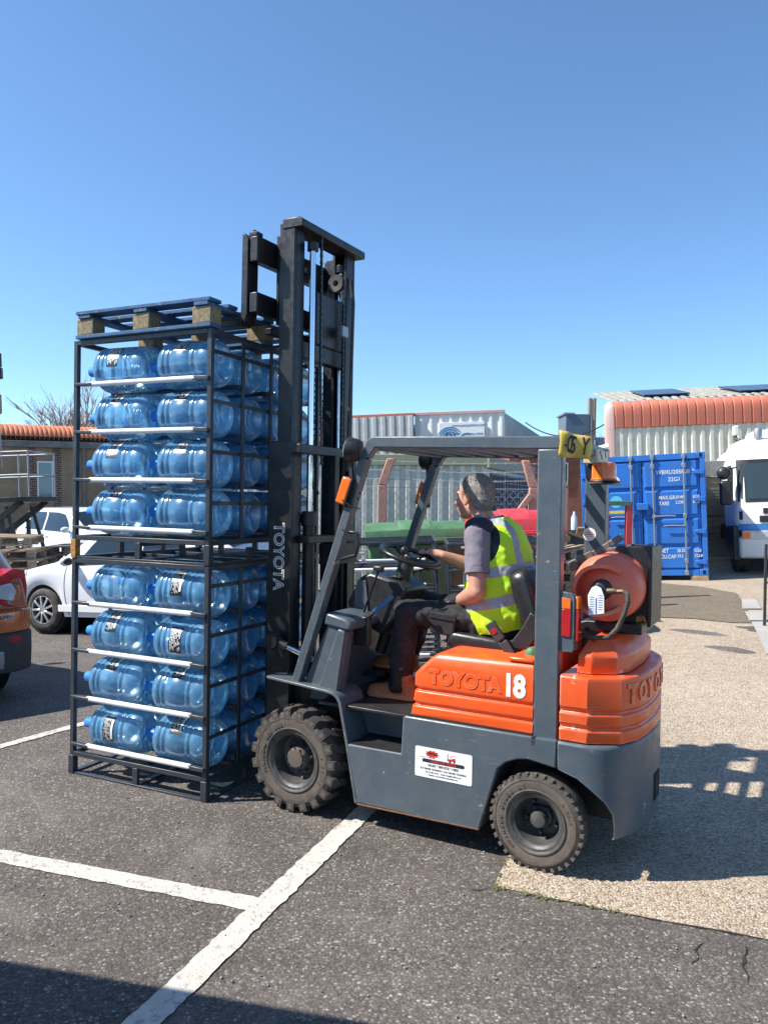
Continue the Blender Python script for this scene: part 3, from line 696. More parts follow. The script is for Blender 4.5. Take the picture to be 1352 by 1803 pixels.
# --- overhead guard
def leg(p,q,w,d,name='guard_leg',mat='grey'): return MB().bar(p,q,w,d,(1,0,0)).build(name,M[mat],FL,.006)
for sgn_,yl in ((1,.44),(-1,-.44)):
    MB().box(-.090,.030,yl-.035,yl+.035,.612 if sgn_>0 else .64,2.018).build('guard_rear_leg',M['grey'],FL,.007)
    leg((1.435,yl,.715),(1.005,yl,1.99),.06,.052,'guard_front_leg')
    MB().prism([(-.092,2.019),(-.092,2.078),(.95,2.105),(.985,2.085),(1.03,1.985),(.975,1.99),(.935,2.045),(.03,2.019)],yl-.028,yl+.028).build('guard_side_rail',M['grey'],FL,.006)
MB().bar((.975,-.41,2.06),(.975,.41,2.06),.06,.045).build('guard_cross_bar',M['grey'],FL,.006)
MB().bar((-.06,-.41,2.05),(-.06,.41,2.05),.05,.06).build('guard_cross_bar',M['grey'],FL,.006)
for k in range(7):
    x=.10+k*.125; MB().bar((x,-.411,2.048+.0026*k),(x,.411,2.048+.0026*k),.034,.040).build('guard_roof_bar',M['grey'],FL,.004)
ph=MB()
for u,v,y in ((630,878,.469),(634,868,.469),(604,933,.469),(562,1040,.469)):
    p=tp(u,v,.469); ph.lathe([(.0005,-.002),(.006,-.002),(.006,.003),(.0005,.003)],8,p,'y')
ph.build('guard_bolts',M['black'],FL)
# grab handle
p1,p2,p3,p4=tp(614,936,.47),tp(628,938,.50),tp(626,978,.50),tp(600,985,.47)
MB().tube([p1,(p1+p2)/2+Vector((0,.02,0)),p2,(p2+p3)/2+Vector((-.02,.005,0)),p3,(p3+p4)/2+Vector((0,.02,0)),p4],.0095,10).build('grab_handle',M['black_paint'],FL)
# --- lamps on the guard
def work_lamp(y,s):
    c=Vector((1.075,y,2.035))
    o=MB().lathe([(.0005,-.052),(.052,-.050),(.060,-.040),(.066,.0),(.069,.012),(.069,.022),(.064,.026),(.0005,.026)],28,(0,0,0),'x').build('work_lamp',M['black'],FL)
    o.matrix_local=Matrix.Translation(c)@Matrix.Rotation(R(-8),4,'Y')@Matrix.Rotation(R(14*s),4,'Z')
    MB().lathe([(.0005,.0262),(.060,.0262),(.055,.031),(.0005,.034)],24,(0,0,0),'x').build('lens',M['lens'],o)
    MB().bar((c.x+.0,y,1.975),(c.x-.01,y,1.72),.018,.018,(1,0,0)).build('lamp_stem',M['black'],FL)
work_lamp(.475,1); work_lamp(-.475,-1)
def indicator(y,vis):
    a=Vector((1.113,y,1.81))
    ax=Vector((1.005-1.435,0,1.275)).normalized()
    o=MB().box(-.032,.032,-.022,.022,-.075,.075).build('indicator',M['amber'],FL,.010)
    fr=frame(a,(0,1,0),ax); o.matrix_local=Matrix.Translation(a)@Matrix(((ax.z,0,ax.x,0),(0,1,0,0),(-ax.x,0,ax.z,0),(0,0,0,1)))
    MB().box(-.040,-.0325,-.03,.03,-.082,.082).build('housing',M['black'],o,.004)
indicator(.475,1); indicator(-.475,0)
MB().tube([tp(602,880,.5),tp(615,890,.5),tp(634,896,.475)],.004,6).build('indicator_cable',M['black'],FL)
# rear lamp cluster
rl=MB().prism([(-.085,1.345),(-.150,1.335),(-.158,1.315),(-.158,1.075),(-.150,1.055),(-.080,1.058)],.45,.462).prism([(-.150,1.33),(-.160,1.32),(-.160,1.07),(-.150,1.06)],.39,.449).build('rear_lamp',M['grey'],FL,.003)
MB().prism([(-.100,1.315),(-.142,1.308),(-.142,1.262),(-.100,1.262)],.4625,.470).build('amber_lens',M['amber'],rl,.002)
MB().prism([(-.100,1.260),(-.142,1.260),(-.142,1.130),(-.100,1.132)],.4625,.470).build('red_lens',M['red_lens'],rl,.002)
MB().box(-.176,-.1605,.40,.455,1.26,1.32).build('amber_lens',M['amber'],rl,.003)
MB().box(-.176,-.1605,.40,.455,1.11,1.258).build('red_lens',M['red_lens'],rl,.003)
# yellow number plate, cracked and curled, on the rear cross bar; beacon on its bracket
Q0,Q1=.50,.36
A=[tp(984,760,.30),tp(1010,763,.22),tp(1012,805,.22),tp(983,804,.30)]
np_=MB(); 
def platefn(i,j):
    a=tp(984,757,Q0)+(tp(1040,770,Q1)-tp(984,757,Q0))*i; b=tp(983,804,Q0)+(tp(1038,809,Q1)-tp(983,804,Q0))*i
    p=a+(b-a)*j; w=Vector((-1,.6,0)).normalized()*(.012*math.sin(i*9)+.006*math.sin(j*4)); return p+w
NP=np_.grid(platefn,16,6).build('number_plate',M['plate'],FL,flip=True,ang=60)
so_=NP.modifiers.new('thick','SOLIDIFY'); so_.thickness=.003
q=tp(984,757,Q0); q2=tp(1040,770,Q1); dn=(tp(983,804,Q0)-q); xd=(q2-q).normalized(); 
def onplate(i,j): return platefn(i,j)
nn=(xd.cross(-dn)).normalized(); nn=nn if nn.y>0 else -nn
for ch,i,sz in (('-',.10,.06),('0',.23,.115),('5',.42,.115),('Y',.74,.115)):
    text('print',ch,sz,M['black_print'],NP,frame(onplate(i,.52)+nn*.010,xd,-dn),.0012,.002,sx=.58)
bl=MB().lathe([(.0005,0),(.070,0),(.072,.006),(.066,.012),(.064,.080),(.058,.096),(.030,.102),(.0005,.103)],28).build('beacon',M['amber'],FL); bl.location=(-.125,-.20,1.888)
MB().lathe([(.0005,-.012),(.082,-.012),(.086,-.006),(.082,-.0005),(.0005,-.0005)],28).build('beacon_base',M['black'],bl)
MB().box(-.06,.06,-.06,.06,.02,.05).build('beacon_reflector',M['chrome'],bl).scale=(.6,.6,1)
MB().box(-.20,-.055,-.30,-.10,1.868,1.875).box(-.095,-.03,-.30,-.22,1.876,2.02).build('beacon_bracket',M['black_paint'],FL,.003)
MB().box(-.10,-.02,-.40,-.16,1.98,2.06).build('wiring_box',M['cream'],FL,.006)
MB().tube([tp(1060,810,-.2),tp(1056,795,-.2),tp(1064,792,-.2),tp(1066,806,-.2)],.0025,6).build('beacon_loop',M['black'],FL)
st=MB().lathe([(.0005,0),(.038,0),(.038,.0012),(.0005,.0012)],24,(0,0,0),'y').build('round_sticker',M['white_print'],FL); st.location=(0,-.4045,1.585)
MB().box(-.030,.030,.0013,.0018,-.002,.003).box(-.022,.022,.0013,.0018,.010,.014).box(-.020,.018,.0013,.0018,-.012,-.010).build('print',M['red_print'],st)
# --- wheels
def wheel(x,y,r,wd,rimr,lugs,side,name):
    """y: outer face. side +1 = near side (outer face towards +y)"""
    w=MB(); P=[(rimr,-wd*.02),(rimr+.02,-.0),(r*.86,-.004),(r*.93,-.010)]
    s=side
    tr=r-(.026 if lugs else .004)
    prof=[(rimr-.004,-.004),(rimr+.012,-.001),(rimr+.016,-.004),(tr*.80,.001),(tr*.875,-.001),(tr*.885,.003),(tr*.97,-.006),(tr,-.020),(tr,-wd+.02),(tr*.97,-wd+.006),(tr*.86,-wd),(rimr,-wd+.004)]
    o=MB().lathe([(a,s*b) for a,b in prof],64,(0,0,0),'y',False).build(name,M['rubber'],FL,ang=30); o.location=(x,y,r)
    rng=[(rimr+.0125,-.0005),(rimr+.0165,-.0032),(tr*.795,.0018),(tr*.872,.0)]
    MB().lathe([(a,s*(b+.0012)) for a,b in rng],64,(0,0,0),'y',False).build('tyre_sidewall',M['rubber_side'],o,ang=30)
    lg=MB()
    if lugs:
        n=19; LM_=[]
        for hs in (0,1):
            # tapering lug: wide at the shoulder, narrower and raked at the crown
            y0=.002 if hs==0 else -wd-.002; y1=-wd*.56 if hs==0 else -wd*.44
            lug=lambda yy,hh,ww,rr:[(ww,yy*s,rr),(-ww,yy*s,rr),(-ww,yy*s,rr+hh),(ww,yy*s,rr+hh)]
            m0=lug(y0,.075,.0245,r-.085); m1=lug(y0+(y1-y0)*.25,.0305,.0235,r-.031); m2=[(a_+.035*(1 if hs else -1),b,c-.002) for a_,b,c in lug(y1,.0290,.017,r-.030)]
            mm=MB().loft([m0,m1,m2]); 
            if hs==0: mm.box(-.012,.012,s*.0025,s*.0034,r-.046,r-.020)
            me=mm.mesh('tread_lug',M['rubber']); me.materials.append(M['rubber_side'])
            if hs==0:
                for p in list(me.polygons)[-6:]: p.material_index=1
            LM_.append(me)
        for k in range(n):
            for hs in (0,1):
                q=link('tread_lug',LM_[hs],o); q.rotation_euler=(0,2*PI*(k+.5*hs)/n,0)
                bv=q.modifiers.new('bevel','BEVEL'); bv.width=.003; bv.segments=1
    else:
        n=34
        for k in range(n):
            lg.at(Matrix.Rotation(2*PI*k/n,4,'Y')).prism([(-.007,r-.016),(.007,r-.016),(.010,r+.0012),(-.010,r+.0012)],-.022*s,-.001*s)
        tag(lg.build('tread_notches',M['rubber_side'],o),kind='stuff')
    rim=MB().lathe([(a,s*b) for a,b in [(rimr-.0035,-.006),(rimr+.008,.004),(rimr+.011,.0045),(rimr+.006,-.003),(rimr-.012,-.006),(rimr-.020,-.016),(rimr-.028,-.020),(rimr-.034,-.05),(rimr-.040,-.10),(rimr*.62,-.115),(rimr*.4,-.11),(.0005,-.11)]],56,(0,0,0),'y',False).build('rim',M['rim'],o,ang=35)
    if lugs:
        hub=MB().lathe([(a,s*b) for a,b in [(.066,-.108),(.066,-.055),(.062,-.046),(.050,-.040),(.048,-.030),(.0005,-.028)]],32,(0,0,0),'y').build('hub',M['rubber_side'],o,ang=40)
        b=MB()
        for k in range(10):
            a=2*PI*k/10; c=(.082*math.cos(a),s*-.085,.082*math.sin(a))
            b.lathe([(.0005,s*-.014),(.0095,s*-.014),(.0095,s*.010),(.006,s*.012),(.006,s*.020),(.0005,s*.020)],6,c,'y')
            c=(.056*math.cos(a+.3),s*-.040,.056*math.sin(a+.3)); b.lathe([(.0005,s*-.006),(.0055,s*-.006),(.0055,s*.004),(.0005,s*.004)],6,c,'y')
        b.build('wheel_nuts',M['rim'],o)
    else:
        MB().lathe([(a,s*b) for a,b in [(.055,-.108),(.052,-.09),(.040,-.085),(.040,-.045),(.036,-.034),(.025,-.030),(.0005,-.029)]],32,(0,0,0),'y').build('hub',M['rim'],o,ang=40)
        NM=MB().lathe([(.0005,s*-.01),(.010,s*-.01),(.010,s*.012),(.0005,s*.014)],6,(0,0,0),'y').mesh('wheel_nut',M['rim'])
        for k in range(5):
            a=2*PI*k/5+.5; link('wheel_nut',NM,o).location=(.078*math.cos(a),s*-.10,.078*math.sin(a))
    # moulded lettering round the sidewall
    words=(('SOLIDEAL RES 330',105,198),('6.50-10',325,365)) if lugs else (('TR SOLID CUSHION',140,260),('5.00-8',42,70))
    for wd_,a0,a1 in words:
        for k,ch in enumerate(wd_):
            if ch==' ': continue
            an=a1-(a1-a0)*k/max(1,len(wd_)-1) if lugs else (a0+(a1-a0)*k/(len(wd_)-1) if a0>100 else a1-(a1-a0)*k/(len(wd_)-1))
            if a0==325: an=a1-(a1-a0)*k/6
            ra=(rimr+.016+tr*.80)/2+.006; an=R(an)
            # photo's right is -x in truck coordinates
            c=Vector((-ra*math.cos(an),s*.0028,ra*math.sin(an))); rad=Vector((-math.cos(an),0,math.sin(an)))
            tan=Vector((-math.sin(an),0,-math.cos(an)))*1.0
            if lugs or a0<100: xdir=tan*(1); xdir=Vector((-math.sin(an),0,-math.cos(an)))
            up=rad; xdir=up.cross(Vector((0,s,0))) 
            text('lettering',ch,.030 if lugs else .022,M['rubber_side'],o,frame(c,xdir,up),.0016,.0006)
    return o
def dup(o,loc,rot):
    c=copy_tree(o,FL); c.location=loc; c.rotation_euler=rot; return c
wf=wheel(1.40,.535,.294,.175,.166,True,1,'front_wheel'); dup(wf,(1.40,-.535,.294),(0,0,PI))
wf.rotation_euler=(0,R(8),0)
wr=wheel(0,.505,.2325,.130,.140,False,1,'rear_wheel'); dup(wr,(0,-.505,.2325),(0,0,PI)); 
wr.rotation_euler=(0,R(-30),R(-2))
MB().tube([(1.4,-.40,.29),(1.4,.40,.29)],.06,16).build('drive_axle',M['black'],FL)
MB().bar((0,-.42,.235),(0,.42,.235),.10,.10).build('steer_axle',M['black'],FL,.01)
# --- mast
mb_=M['black_paint']
for sg in (1,-1):
    a=MB(); y0,y1=(.285,.360)
    def ch(x0,x1,ya,yb,z0,z1,t,m):   # channel section, open to the middle
        m.box(x0,x1,sg*yb-(t if sg>0 else 0),sg*yb+(0 if sg>0 else t),z0,z1)
        m.box(x0,x0+t,min(sg*ya,sg*(yb-t)),max(sg*ya,sg*(yb-t)),z0,z1); m.box(x1-t,x1,min(sg*ya,sg*(yb-t)),max(sg*ya,sg*(yb-t)),z0,z1)
        return m
    ch(1.552,1.715,.27,.365,.10,2.105,.018,MB()).build('outer_mast_upright',mb_,FL,.004)
    ch(1.572,1.680,.235,.340,.30,3.40,.020,MB()).build('inner_mast_upright',mb_,FL,.004)
    cx,cy=(1.535,.205) if sg>0 else (1.63,-.262)
    MB().tube([(cx,cy,.45),(cx,cy,1.62)],.038,20).build('lift_cylinder',mb_,FL)
    MB().lathe([(.046,0),(.046,.085),(.040,.09)],20,(cx,cy,1.60),'z').box(cx+.025,cx+.065,cy-.03,cy+.03,1.615,1.675).build('cylinder_head',M['black'],FL,.004)
    MB().tube([(cx,cy,1.62),(cx,cy,3.30)],.0185,20).build('lift_rod',M['chrome'],FL)
    MB().lathe([(.034,0),(.034,.05),(.0005,.05)],20,(cx,cy,3.255),'z').build('rod_head',mb_,FL,.003)
    # pulley and lift chain
    MB().lathe([(.02,-.016),(.055,-.018),(.055,-.013),(.048,-.010),(.048,.010),(.055,.013),(.055,.018),(.02,.016),(.02,-.016)],28,(1.60,sg*.165,3.16),'y',False).build('chain_pulley',M['rim'],FL)
    cp=[(1.655,sg*.165,z) for z in (2.8,3.16)]+[(1.60+.055*math.cos(a),sg*.165,3.16+.055*math.sin(a)) for a in [PI*k/8 for k in range(9)]]+[(1.545,sg*.165,z) for z in (3.16,2.02)]
    # chain as alternating plates
    lk=MB(); 
    def chain(pts,pit=.019,w=.020,d=.012):
        pts=[Vector(p) for p in pts]; L=0; out=[]; k=0
        for a,b in zip(pts[:-1],pts[1:]):
            l=(b-a).length
            if l<1e-6: continue
            t=(b-a)/l
            while L<=l:
                out.append((a+t*L,t,k)); L+=pit; k+=1
            L-=l
        for p,t,k in out:
            ww=w if k%2 else w*.6; lk.bar(p-t*pit*.46,p+t*pit*.46,ww,d,(1,0,.01))
    chain(cp); 
    if sg>0: chain([(1.520,.135,3.35),(1.515,.135,2.6),(1.50,.13,1.98)],.021,.018)
    if sg<0: chain([(1.625,-.372,3.30),(1.62,-.372,1.9)],.021,.016,.014)
    tag(lk.build('lift_chain',mb_,FL),kind='stuff')
MB().box(1.683,1.790,-.362,-.300,.45,3.36).build('mast_guide_rail',mb_,FL,.005)
# cross members
def cross(z0,z1,x0,x1,w=.33,name='mast_cross_member'): return MB().box(x0,x1,-w,w,z0,z1).build(name,mb_,FL,.005)
MB().prism([(1.51,3.360),(1.51,3.405),(1.545,3.425),(1.66,3.425),(1.66,3.36)],-.37,.345).build('mast_top_bar',mb_,FL,.008)
cross(2.03,2.085,1.475,1.545,.385); cross(1.50,1.545,1.47,1.55,.30); cross(.30,.42,1.56,1.70,.268); cross(.66,.72,1.57,1.70,.25)
MB().bar((1.475,.02,2.03),(1.475,.02,1.545),.05,.04,(1,0,0)).build('hose_guide',mb_,FL,.004)
MB().box(1.46,1.56,-.24,.06,1.36,1.49).build('mast_tie_plate',mb_,FL,.006)
MB().box(1.585,1.66,-.24,.234,2.62,2.72).build('mast_cross_member',mb_,FL,.005)
MB().box(1.575,1.60,-.23,.10,2.72,3.05).build('hose_bracket',M['galv'],FL,.02).data.materials[0]=mb_
for k,(y,dx) in enumerate(((-.205,0),(-.235,.012))):
    MB().tube([(1.53+dx,y,1.95),(1.52+dx,y-.02,2.6),(1.53+dx,y-.05,3.05),(1.555,y-.05,3.20),(1.59,y-.04,3.22)],.008,8).build('hydraulic_hose',M['rubber'],FL)
MB().box(1.50,1.54,-.16,-.09,2.80,2.87).build('hose_union',M['galv'],FL,.006)
MB().tube([tp(560,870,.14),tp(549,852,.14),tp(547,830,.14),tp(553,800,.14)],.011,8).build('hydraulic_hose',M['rubber'],FL)
# mast lettering, reading down
ml=text('lettering','TOYOTA',.105,M['white_print'],FL,frame((1.640,.3662,1.42),(0,0,-1),(-1,0,0)),.0003,.003,sx=.92)
text('lettering_fill','TOYOTA',.105,mb_,ml,Matrix.Translation((0,0,.0006)),.0003,-.0018)
# --- fork carriage and forks
for z0,z1 in ((3.16,3.31),(2.86,2.98)):
    MB().box(1.755,1.815,-.455,.455,z0,z1).build('carriage_bar',mb_,FL,.006)
for y in (-.30,.24): MB().box(1.690,1.754,y-.035,y+.035,2.82,3.36).build('carriage_plate',mb_,FL,.006)
MB().box(1.76,1.82,.40,.455,3.312,3.335).lathe([(.0005,3.335),(.012,3.335),(.012,3.352),(.0005,3.352)],10,(1.80,.43,0),'z').build('fork_lock',mb_,FL,.003)
for y in (.415,-.30):
    f=MB().prism([(1.818,3.30),(1.862,3.34),(1.868,2.83),(1.840,2.80),(1.822,2.86)],y-.05,y+.05)
    f.prism([(1.855,2.835),(1.868,2.79),(2.86,2.798),(2.86,2.806)],y-.05,y+.05)
    f.build('fork',mb_,FL,.004)
MB().box(1.70,1.815,-.33,.30,2.76,2.80).build('carriage_foot',mb_,FL,.006)
# --- tilt cylinder
a=tp(482,1128,.43); b=tp(535,1153,.40)
MB().lathe([(.0005,-.03),(.042,-.03),(.046,0),(.042,.03),(.0005,.03)],20,a,'y').build('tilt_pivot',mb_,FL)
MB().tube([a,a+(b-a)*.45],.028,14).build('tilt_clevis',mb_,FL)
MB().tube([a+(b-a)*.40,b+(b-a)*.4],.0165,14).build('tilt_rod',M['chrome'],FL)
# --- dash, column, wheel, levers
ds=MB().prism([tuple(tp(u,v,0).xz) for u,v in ((640,1085),(632,1055),(655,1012),(672,1006),(722,1022),(735,1035),(712,1088),(690,1112))],-.14,.14).build('instrument_hood',M['black'],FL,.016)
MB().prism([tuple(tp(u,v,.141).xz) for u,v in ((622,1086),(630,1020),(645,1022),(650,1080))],.1405,.150).build('instrument_side',M['grey'],FL,.004)
MB().box(.98,1.12,-.09,.09,1.31,1.316).build('instrument_glass',M['glass'],FL).matrix_local=Matrix.Translation((0,0,.0))
wc=tp(722,979,0); tilt=R(18)
col=Vector((math.sin(tilt),0,-math.cos(tilt)))
MB().tube([wc+col*.02,wc+col*.06,wc+col*.20,wc+col*.28,wc+col*.62],[.030,.042,.046,.040,.034],18).build('steering_column',M['black'],FL)
RW=Matrix.Translation(wc)@Matrix.Rotation(-tilt,4,'Y')
sw=MB().at(RW).tube([(.178*math.cos(2*PI*k/48),.178*math.sin(2*PI*k/48),0) for k in range(48)],.0145,10,True)
for a in (90,210,330): 
    a=R(a); sw.tube([(.03*math.cos(a),.03*math.sin(a),-.02),(.10*math.cos(a),.10*math.sin(a),-.016),(.172*math.cos(a),.172*math.sin(a),-.002)],[.017,.014,.010],8)
sw.at(RW).lathe([(.0005,-.035),(.045,-.030),(.048,-.01),(.040,.006),(.0005,.010)],20)
swo=sw.build('steering_wheel',M['vinyl'],FL)
MB().at(RW@Matrix.Translation((-.03,.165,.0))).lathe([(.008,.010),(.008,.03),(.017,.036),(.022,.052),(.019,.068),(.010,.076),(.0005,.077)],18).build('steering_knob',M['black'],FL)
def stick(p,q,r,knob,mat='black',kr=.02,name='control_lever'):
    o=MB().tube([p,q],r,8).build(name,M['black_paint'],FL)
    if knob=='ball': MB().ball(q,kr,14,10,(1,1,1.2)).build('knob',M[mat],o)
    if knob=='paddle': MB().prism([(q.x-.03,q.z-.015),(q.x+.035,q.z-.005),(q.x+.03,q.z+.022),(q.x-.03,q.z+.022)],q.y-.018,q.y+.018).build('knob',M[mat],o,.009)
    return o
stick(tp(636,1090,.2),tp(667,1003,.2),.007,'paddle','black')
bk=stick(tp(632,1098,.26),tp(668,1072,.26),.009,None)
MB().tube([tp(660,1078,.26),tp(690,1050,.26)],.0155,12).build('grip',pm('blue_grip',(.035,.16,.30),.5),bk)
MB().box(1.06,1.16,.24,.29,.93,1.10).build('brake_bracket',M['black'],FL,.01)
MB().tube([tp(712,1030,.10),tp(700,1070,.10),tp(694,1110,.10),tp(690,1150,.1)],.006,8).build('control_cable',M['black'],FL)
stick(wc+col*.12,wc+col*.10+Vector((-.10,-.10,.02)),.006,'ball','black',.014)
stick(wc+col*.10,tp(752,973,-.14),.006,'ball','black',.022)
for y in (-.12,.0): MB().box(1.12,1.24,y-.04,y+.04,.70,.725).build('pedal',M['black'],FL,.006).rotation_euler=(0,0,0)
MB().tube([tp(725,1080,.06),tp(713,1160,.06),tp(700,1195,.06)],.007,6).build('seat_belt_tail',M['black'],FL)
# --- seat
def pil(x0,x1,w,z0,z1,T,bulge=.02,r=.03):
    m=MB().at(T); rings=[]
    n=8
    for i in range(n+1):
        t=i/n; k=math.sin(PI*t)**.45 if 0<t<1 else .0
        sx=(.90+.10*k); rings.append([(x*sx if True else x,y*sx,z0+(z1-z0)*t+ (bulge*math.cos(x/((x1-x0)/2)*1.2)*math.cos(y/w*1.2) if i>=n-2 else 0)) for x,y in rrect(x1-x0,2*w,.07,5)])
    return m.loft(rings)
sc=(.60+.20)/2
pil(-.23,.23,.235,0,.085,Matrix.Translation((.40,0,.955))@Matrix.Rotation(R(-4),4,'Y')).build('seat_cushion',M['vinyl'],FL,ang=60)
MB().prism([(.66,.99),(.15,.99),(.15,1.01),(.18,1.03),(.60,1.0)],-.22,.22).build('seat_pan',M['black'],FL,.006)
sbk=Matrix.Translation((.175,0,1.215))@Matrix.Rotation(R(-72),4,'Y')
pil(-.20,.20,.225,-.04,.065,sbk).build('seat_back',M['vinyl'],FL,ang=60)
MB().prism([(.30,1.0),(.14,1.0),(.10,1.06),(.09,1.18),(.13,1.20),(.17,1.12),(.22,1.05)],.225,.245).build('seat_hinge',M['black'],FL,.008)
bu=MB().box(-.028,.028,-.012,.012,-.055,.055).build('seat_belt_buckle',M['cargrey'],FL,.006)
p=tp(872,1112,.27); q=tp(905,1160,.27); 
bu.matrix_local=Matrix.Translation(p)@Matrix.Rotation(math.atan2((p-q).x,(p-q).z),4,'Y')
MB().box(-.013,.013,.0125,.016,-.01,.018).build('release_button',M['red_lens'],bu,.002)
MB().bar(tp(885,1130,.27),tp(905,1160,.27),.02,.05,(1,0,0)).build('seat_belt_strap',M['cargrey'],FL,.004)
MB().ball(tp(935,1155,.36),.035,12,8,(1,.7,1.3)).build('filler_cap',M['green'],FL)
# --- gas bottle cradle
gm=M['black_paint']
x0,x1=-.505,-.335
def rr2(x0,x1,z0,z1,r): return [(a+(x0+x1)/2,b+(z0+z1)/2) for a,b in rrect(x1-x0,z1-z0,r)]
MB().prism(rr2(-.415,-.240,1.155,1.548,.035),.02,.035).build('bottle_guard',gm,FL,.004)
MB().prism(rr2(-.437,-.416,1.150,1.552,.010),-.20,.08).build('bottle_guard',gm,FL,.006)
MB().prism(rr2(-.415,-.240,1.155,1.548,.035),-.20,-.185).build('bottle_guard',gm,FL,.004)
MB().prism([(-.40,1.113),(-.08,1.113),(-.08,1.150),(-.13,1.165),(-.36,1.165),(-.40,1.18)],-.20,.12).build('bottle_cradle',gm,FL,.006)
MB().lathe([(.0005,0),(.026,0),(.026,.02),(.0005,.02)],16,(-.385,.036,1.178),'y').build('guard_bolt',M['rack_rust'],FL)
ck=MB().bar(tp(1002,998,.02),tp(1045,976,.0),.075,.05).bar(tp(1030,988,-.0),tp(1075,962,-.02),.06,.055).bar(tp(1058,968,-.02),tp(1096,944,-.04),.035,.035).bar(tp(1070,972,-.02),tp(1112,966,-.04),.07,.045).lathe([(.0005,-.03),(.024,-.03),(.024,.03),(.0005,.03)],14,tp(1012,996,.07),'y')
ck.build('strap_clamp',pm('grimy_clamp_steel',(.17,.155,.135),.6,.4,.3,30,(.05,.045,.04),.6,30),FL,.005)
# --- the gas bottle itself: a thing of its own in the cradle
GB=empty('gas_bottle',TM@Matrix.Translation((-.243,.265,1.345)),'red gas bottle lying across the back of the forklift, white tag on its valve','gas bottle')
r=.168
MB().lathe([(.0005,-.56),(.08,-.545),(.13,-.515),(.158,-.47),(r,-.42),(r,-.245),(r+.003,-.240),(r+.003,-.228),(r,-.222),(r,-.085),(.162,-.055),(.145,-.025),(.115,.0),(.07,.018),(.03,.024),(.0005,.025)],48,(0,0,0),'y').build('shell',M['lpg'],GB,ang=50)
# open shroud collar round the valve: gap to the right and below
col_=MB(); A0,A1=R(-8),R(262)
def cfn(rr): return lambda i,j:((rr)*math.cos(A0+(A1-A0)*i)*-1,(.0+.085*j),(rr)*math.sin(A0+(A1-A0)*i))
N=36; rings=[]
for k in range(N+1):
    a=R(42)+R(276)*k/N; c,s_=math.cos(a),math.sin(a); e=min(1,.12+4*min(k,N-k)/N); yb=-.012; yt=yb+.115*e
    # photo's right is -x: the gap in the collar looks to the right
    rings.append([(-q*c,y_,q*s_) for q,y_ in ((.112,yb),(.112,yt-.014),(.106,yt-.006),(.108,yt+.004),(.117,yt+.008),(.126,yt+.004),(.127,yt-.006),(.120,yt-.014),(.120,yb))])
col_.loft(rings).build('collar',M['lpg'],GB,ang=50)
MB().lathe([(.052,.015),(.048,.04),(.034,.043),(.032,.075),(.040,.08),(.040,.10),(.030,.106),(.0005,.107)],20,(0,0,0),'y').build('valve',M['black'],GB,.002)
MB().lathe([(.0005,.108),(.030,.108),(.031,.120),(.026,.126),(.0005,.126)],14,(0,0,0),'y').build('hand_wheel',M['black'],GB,.002)
MB().tube([(-.02,.085,0),(-.07,.088,.003),(-.085,.088,.003)],[.014,.016,.012],12).tube([(-.085,.088,.003),(-.115,.090,.006)],.011,8).build('coupling',M['brass'],GB)
hz=[(-.115,.09,.006),(-.135,.095,-.005),(-.140,.10,-.04),(-.125,.105,-.10),(-.095,.11,-.17),(-.055,.11,-.215),(.02,.10,-.228),(.08,.07,-.215),(.13,-.02,-.19),(.15,-.12,-.17)]
MB().tube(hz,.0115,10).build('gas_hose',M['rubber'],GB)
tg=MB().prism([(-.038,-.10),(.034,-.115),(.040,-.02),(.022,.018),(0,.028),(-.022,.018),(-.036,-.02)],.1305,.132).build('tag',M['white_print'],GB)
tp_=MB().box(-.003,.003,.1325,.1332,-.11,-.03)
for k in range(7): tp_.box(.010,.030,.1325,.1330,-.095+k*.011,-.092+k*.011); tp_.box(-.030,-.010,.1325,.1330,-.085+k*.011,-.082+k*.011)
tp_.build('print',M['blue_print'],tg)
# ================================================================ DRIVER
DR=empty('person',TM@Matrix.Translation((.42,0,.98)),'driver with short grey hair in a yellow hi-vis vest, black trousers and tan boots','person')
DO=Vector((.42,0,.98))
def P(x,y,z): return Vector((x,y,z))-DO
def organic(name,mb,m,parent,vox=.008,it=6,fac=.5,disp=0,dsc=.05,seed=0):
    o=mb.build(name,m,parent,ang=180)
    r=o.modifiers.new('remesh','REMESH'); r.mode='VOXEL'; r.voxel_size=vox; r.use_smooth_shade=True
    s=o.modifiers.new('smooth','SMOOTH'); s.factor=fac; s.iterations=it
    if disp:
        tx=bpy.data.textures.new('folds','CLOUDS'); tx.noise_scale=dsc; tx.noise_depth=2
        d=o.modifiers.new('folds','DISPLACE'); d.texture=tx; d.strength=disp; d.mid_level=.5; d.texture_coords='LOCAL'
    return o
def ell(c,rx,ry,rz,rot=None,n=20,m=14):
    mb=MB(); mb.ball((0,0,0),1,n,m); M4=Matrix.Translation(c)@(rot or Matrix.Identity(4))@Matrix.Diagonal((rx,ry,rz,1))
    return [M4@Vector(p) for p in mb.v],mb.f
HS=1.06
def E_(mb,c,rx,ry,rz,rot=None):
    if rot is not None and 'HC' in globals() and (c-HC).length<.2: rx,ry,rz=rx*HS,ry*HS,rz*HS
    v,f=ell(c,rx,ry,rz,rot); mb.T=Matrix.Identity(4); mb.add(v,f)
# key joints (truck coordinates, from the photograph on the driver's own planes)
neck=P(.475,.02,1.665); shL=P(.445,.195,1.60); shR=P(.50,-.175,1.585)
elL=P(.415,.265,1.285); wrL=P(.60,.10,1.20); elR=P(.62,-.26,1.36); wrR=P(.795,-.125,1.440)
hipL=P(.335,.10,1.085); hipR=P(.335,-.10,1.085); knL=P(.885,.165,1.135); knR=P(.92,-.15,1.15); anL=P(.915,.165,.735); anR=P(1.06,-.15,.76)
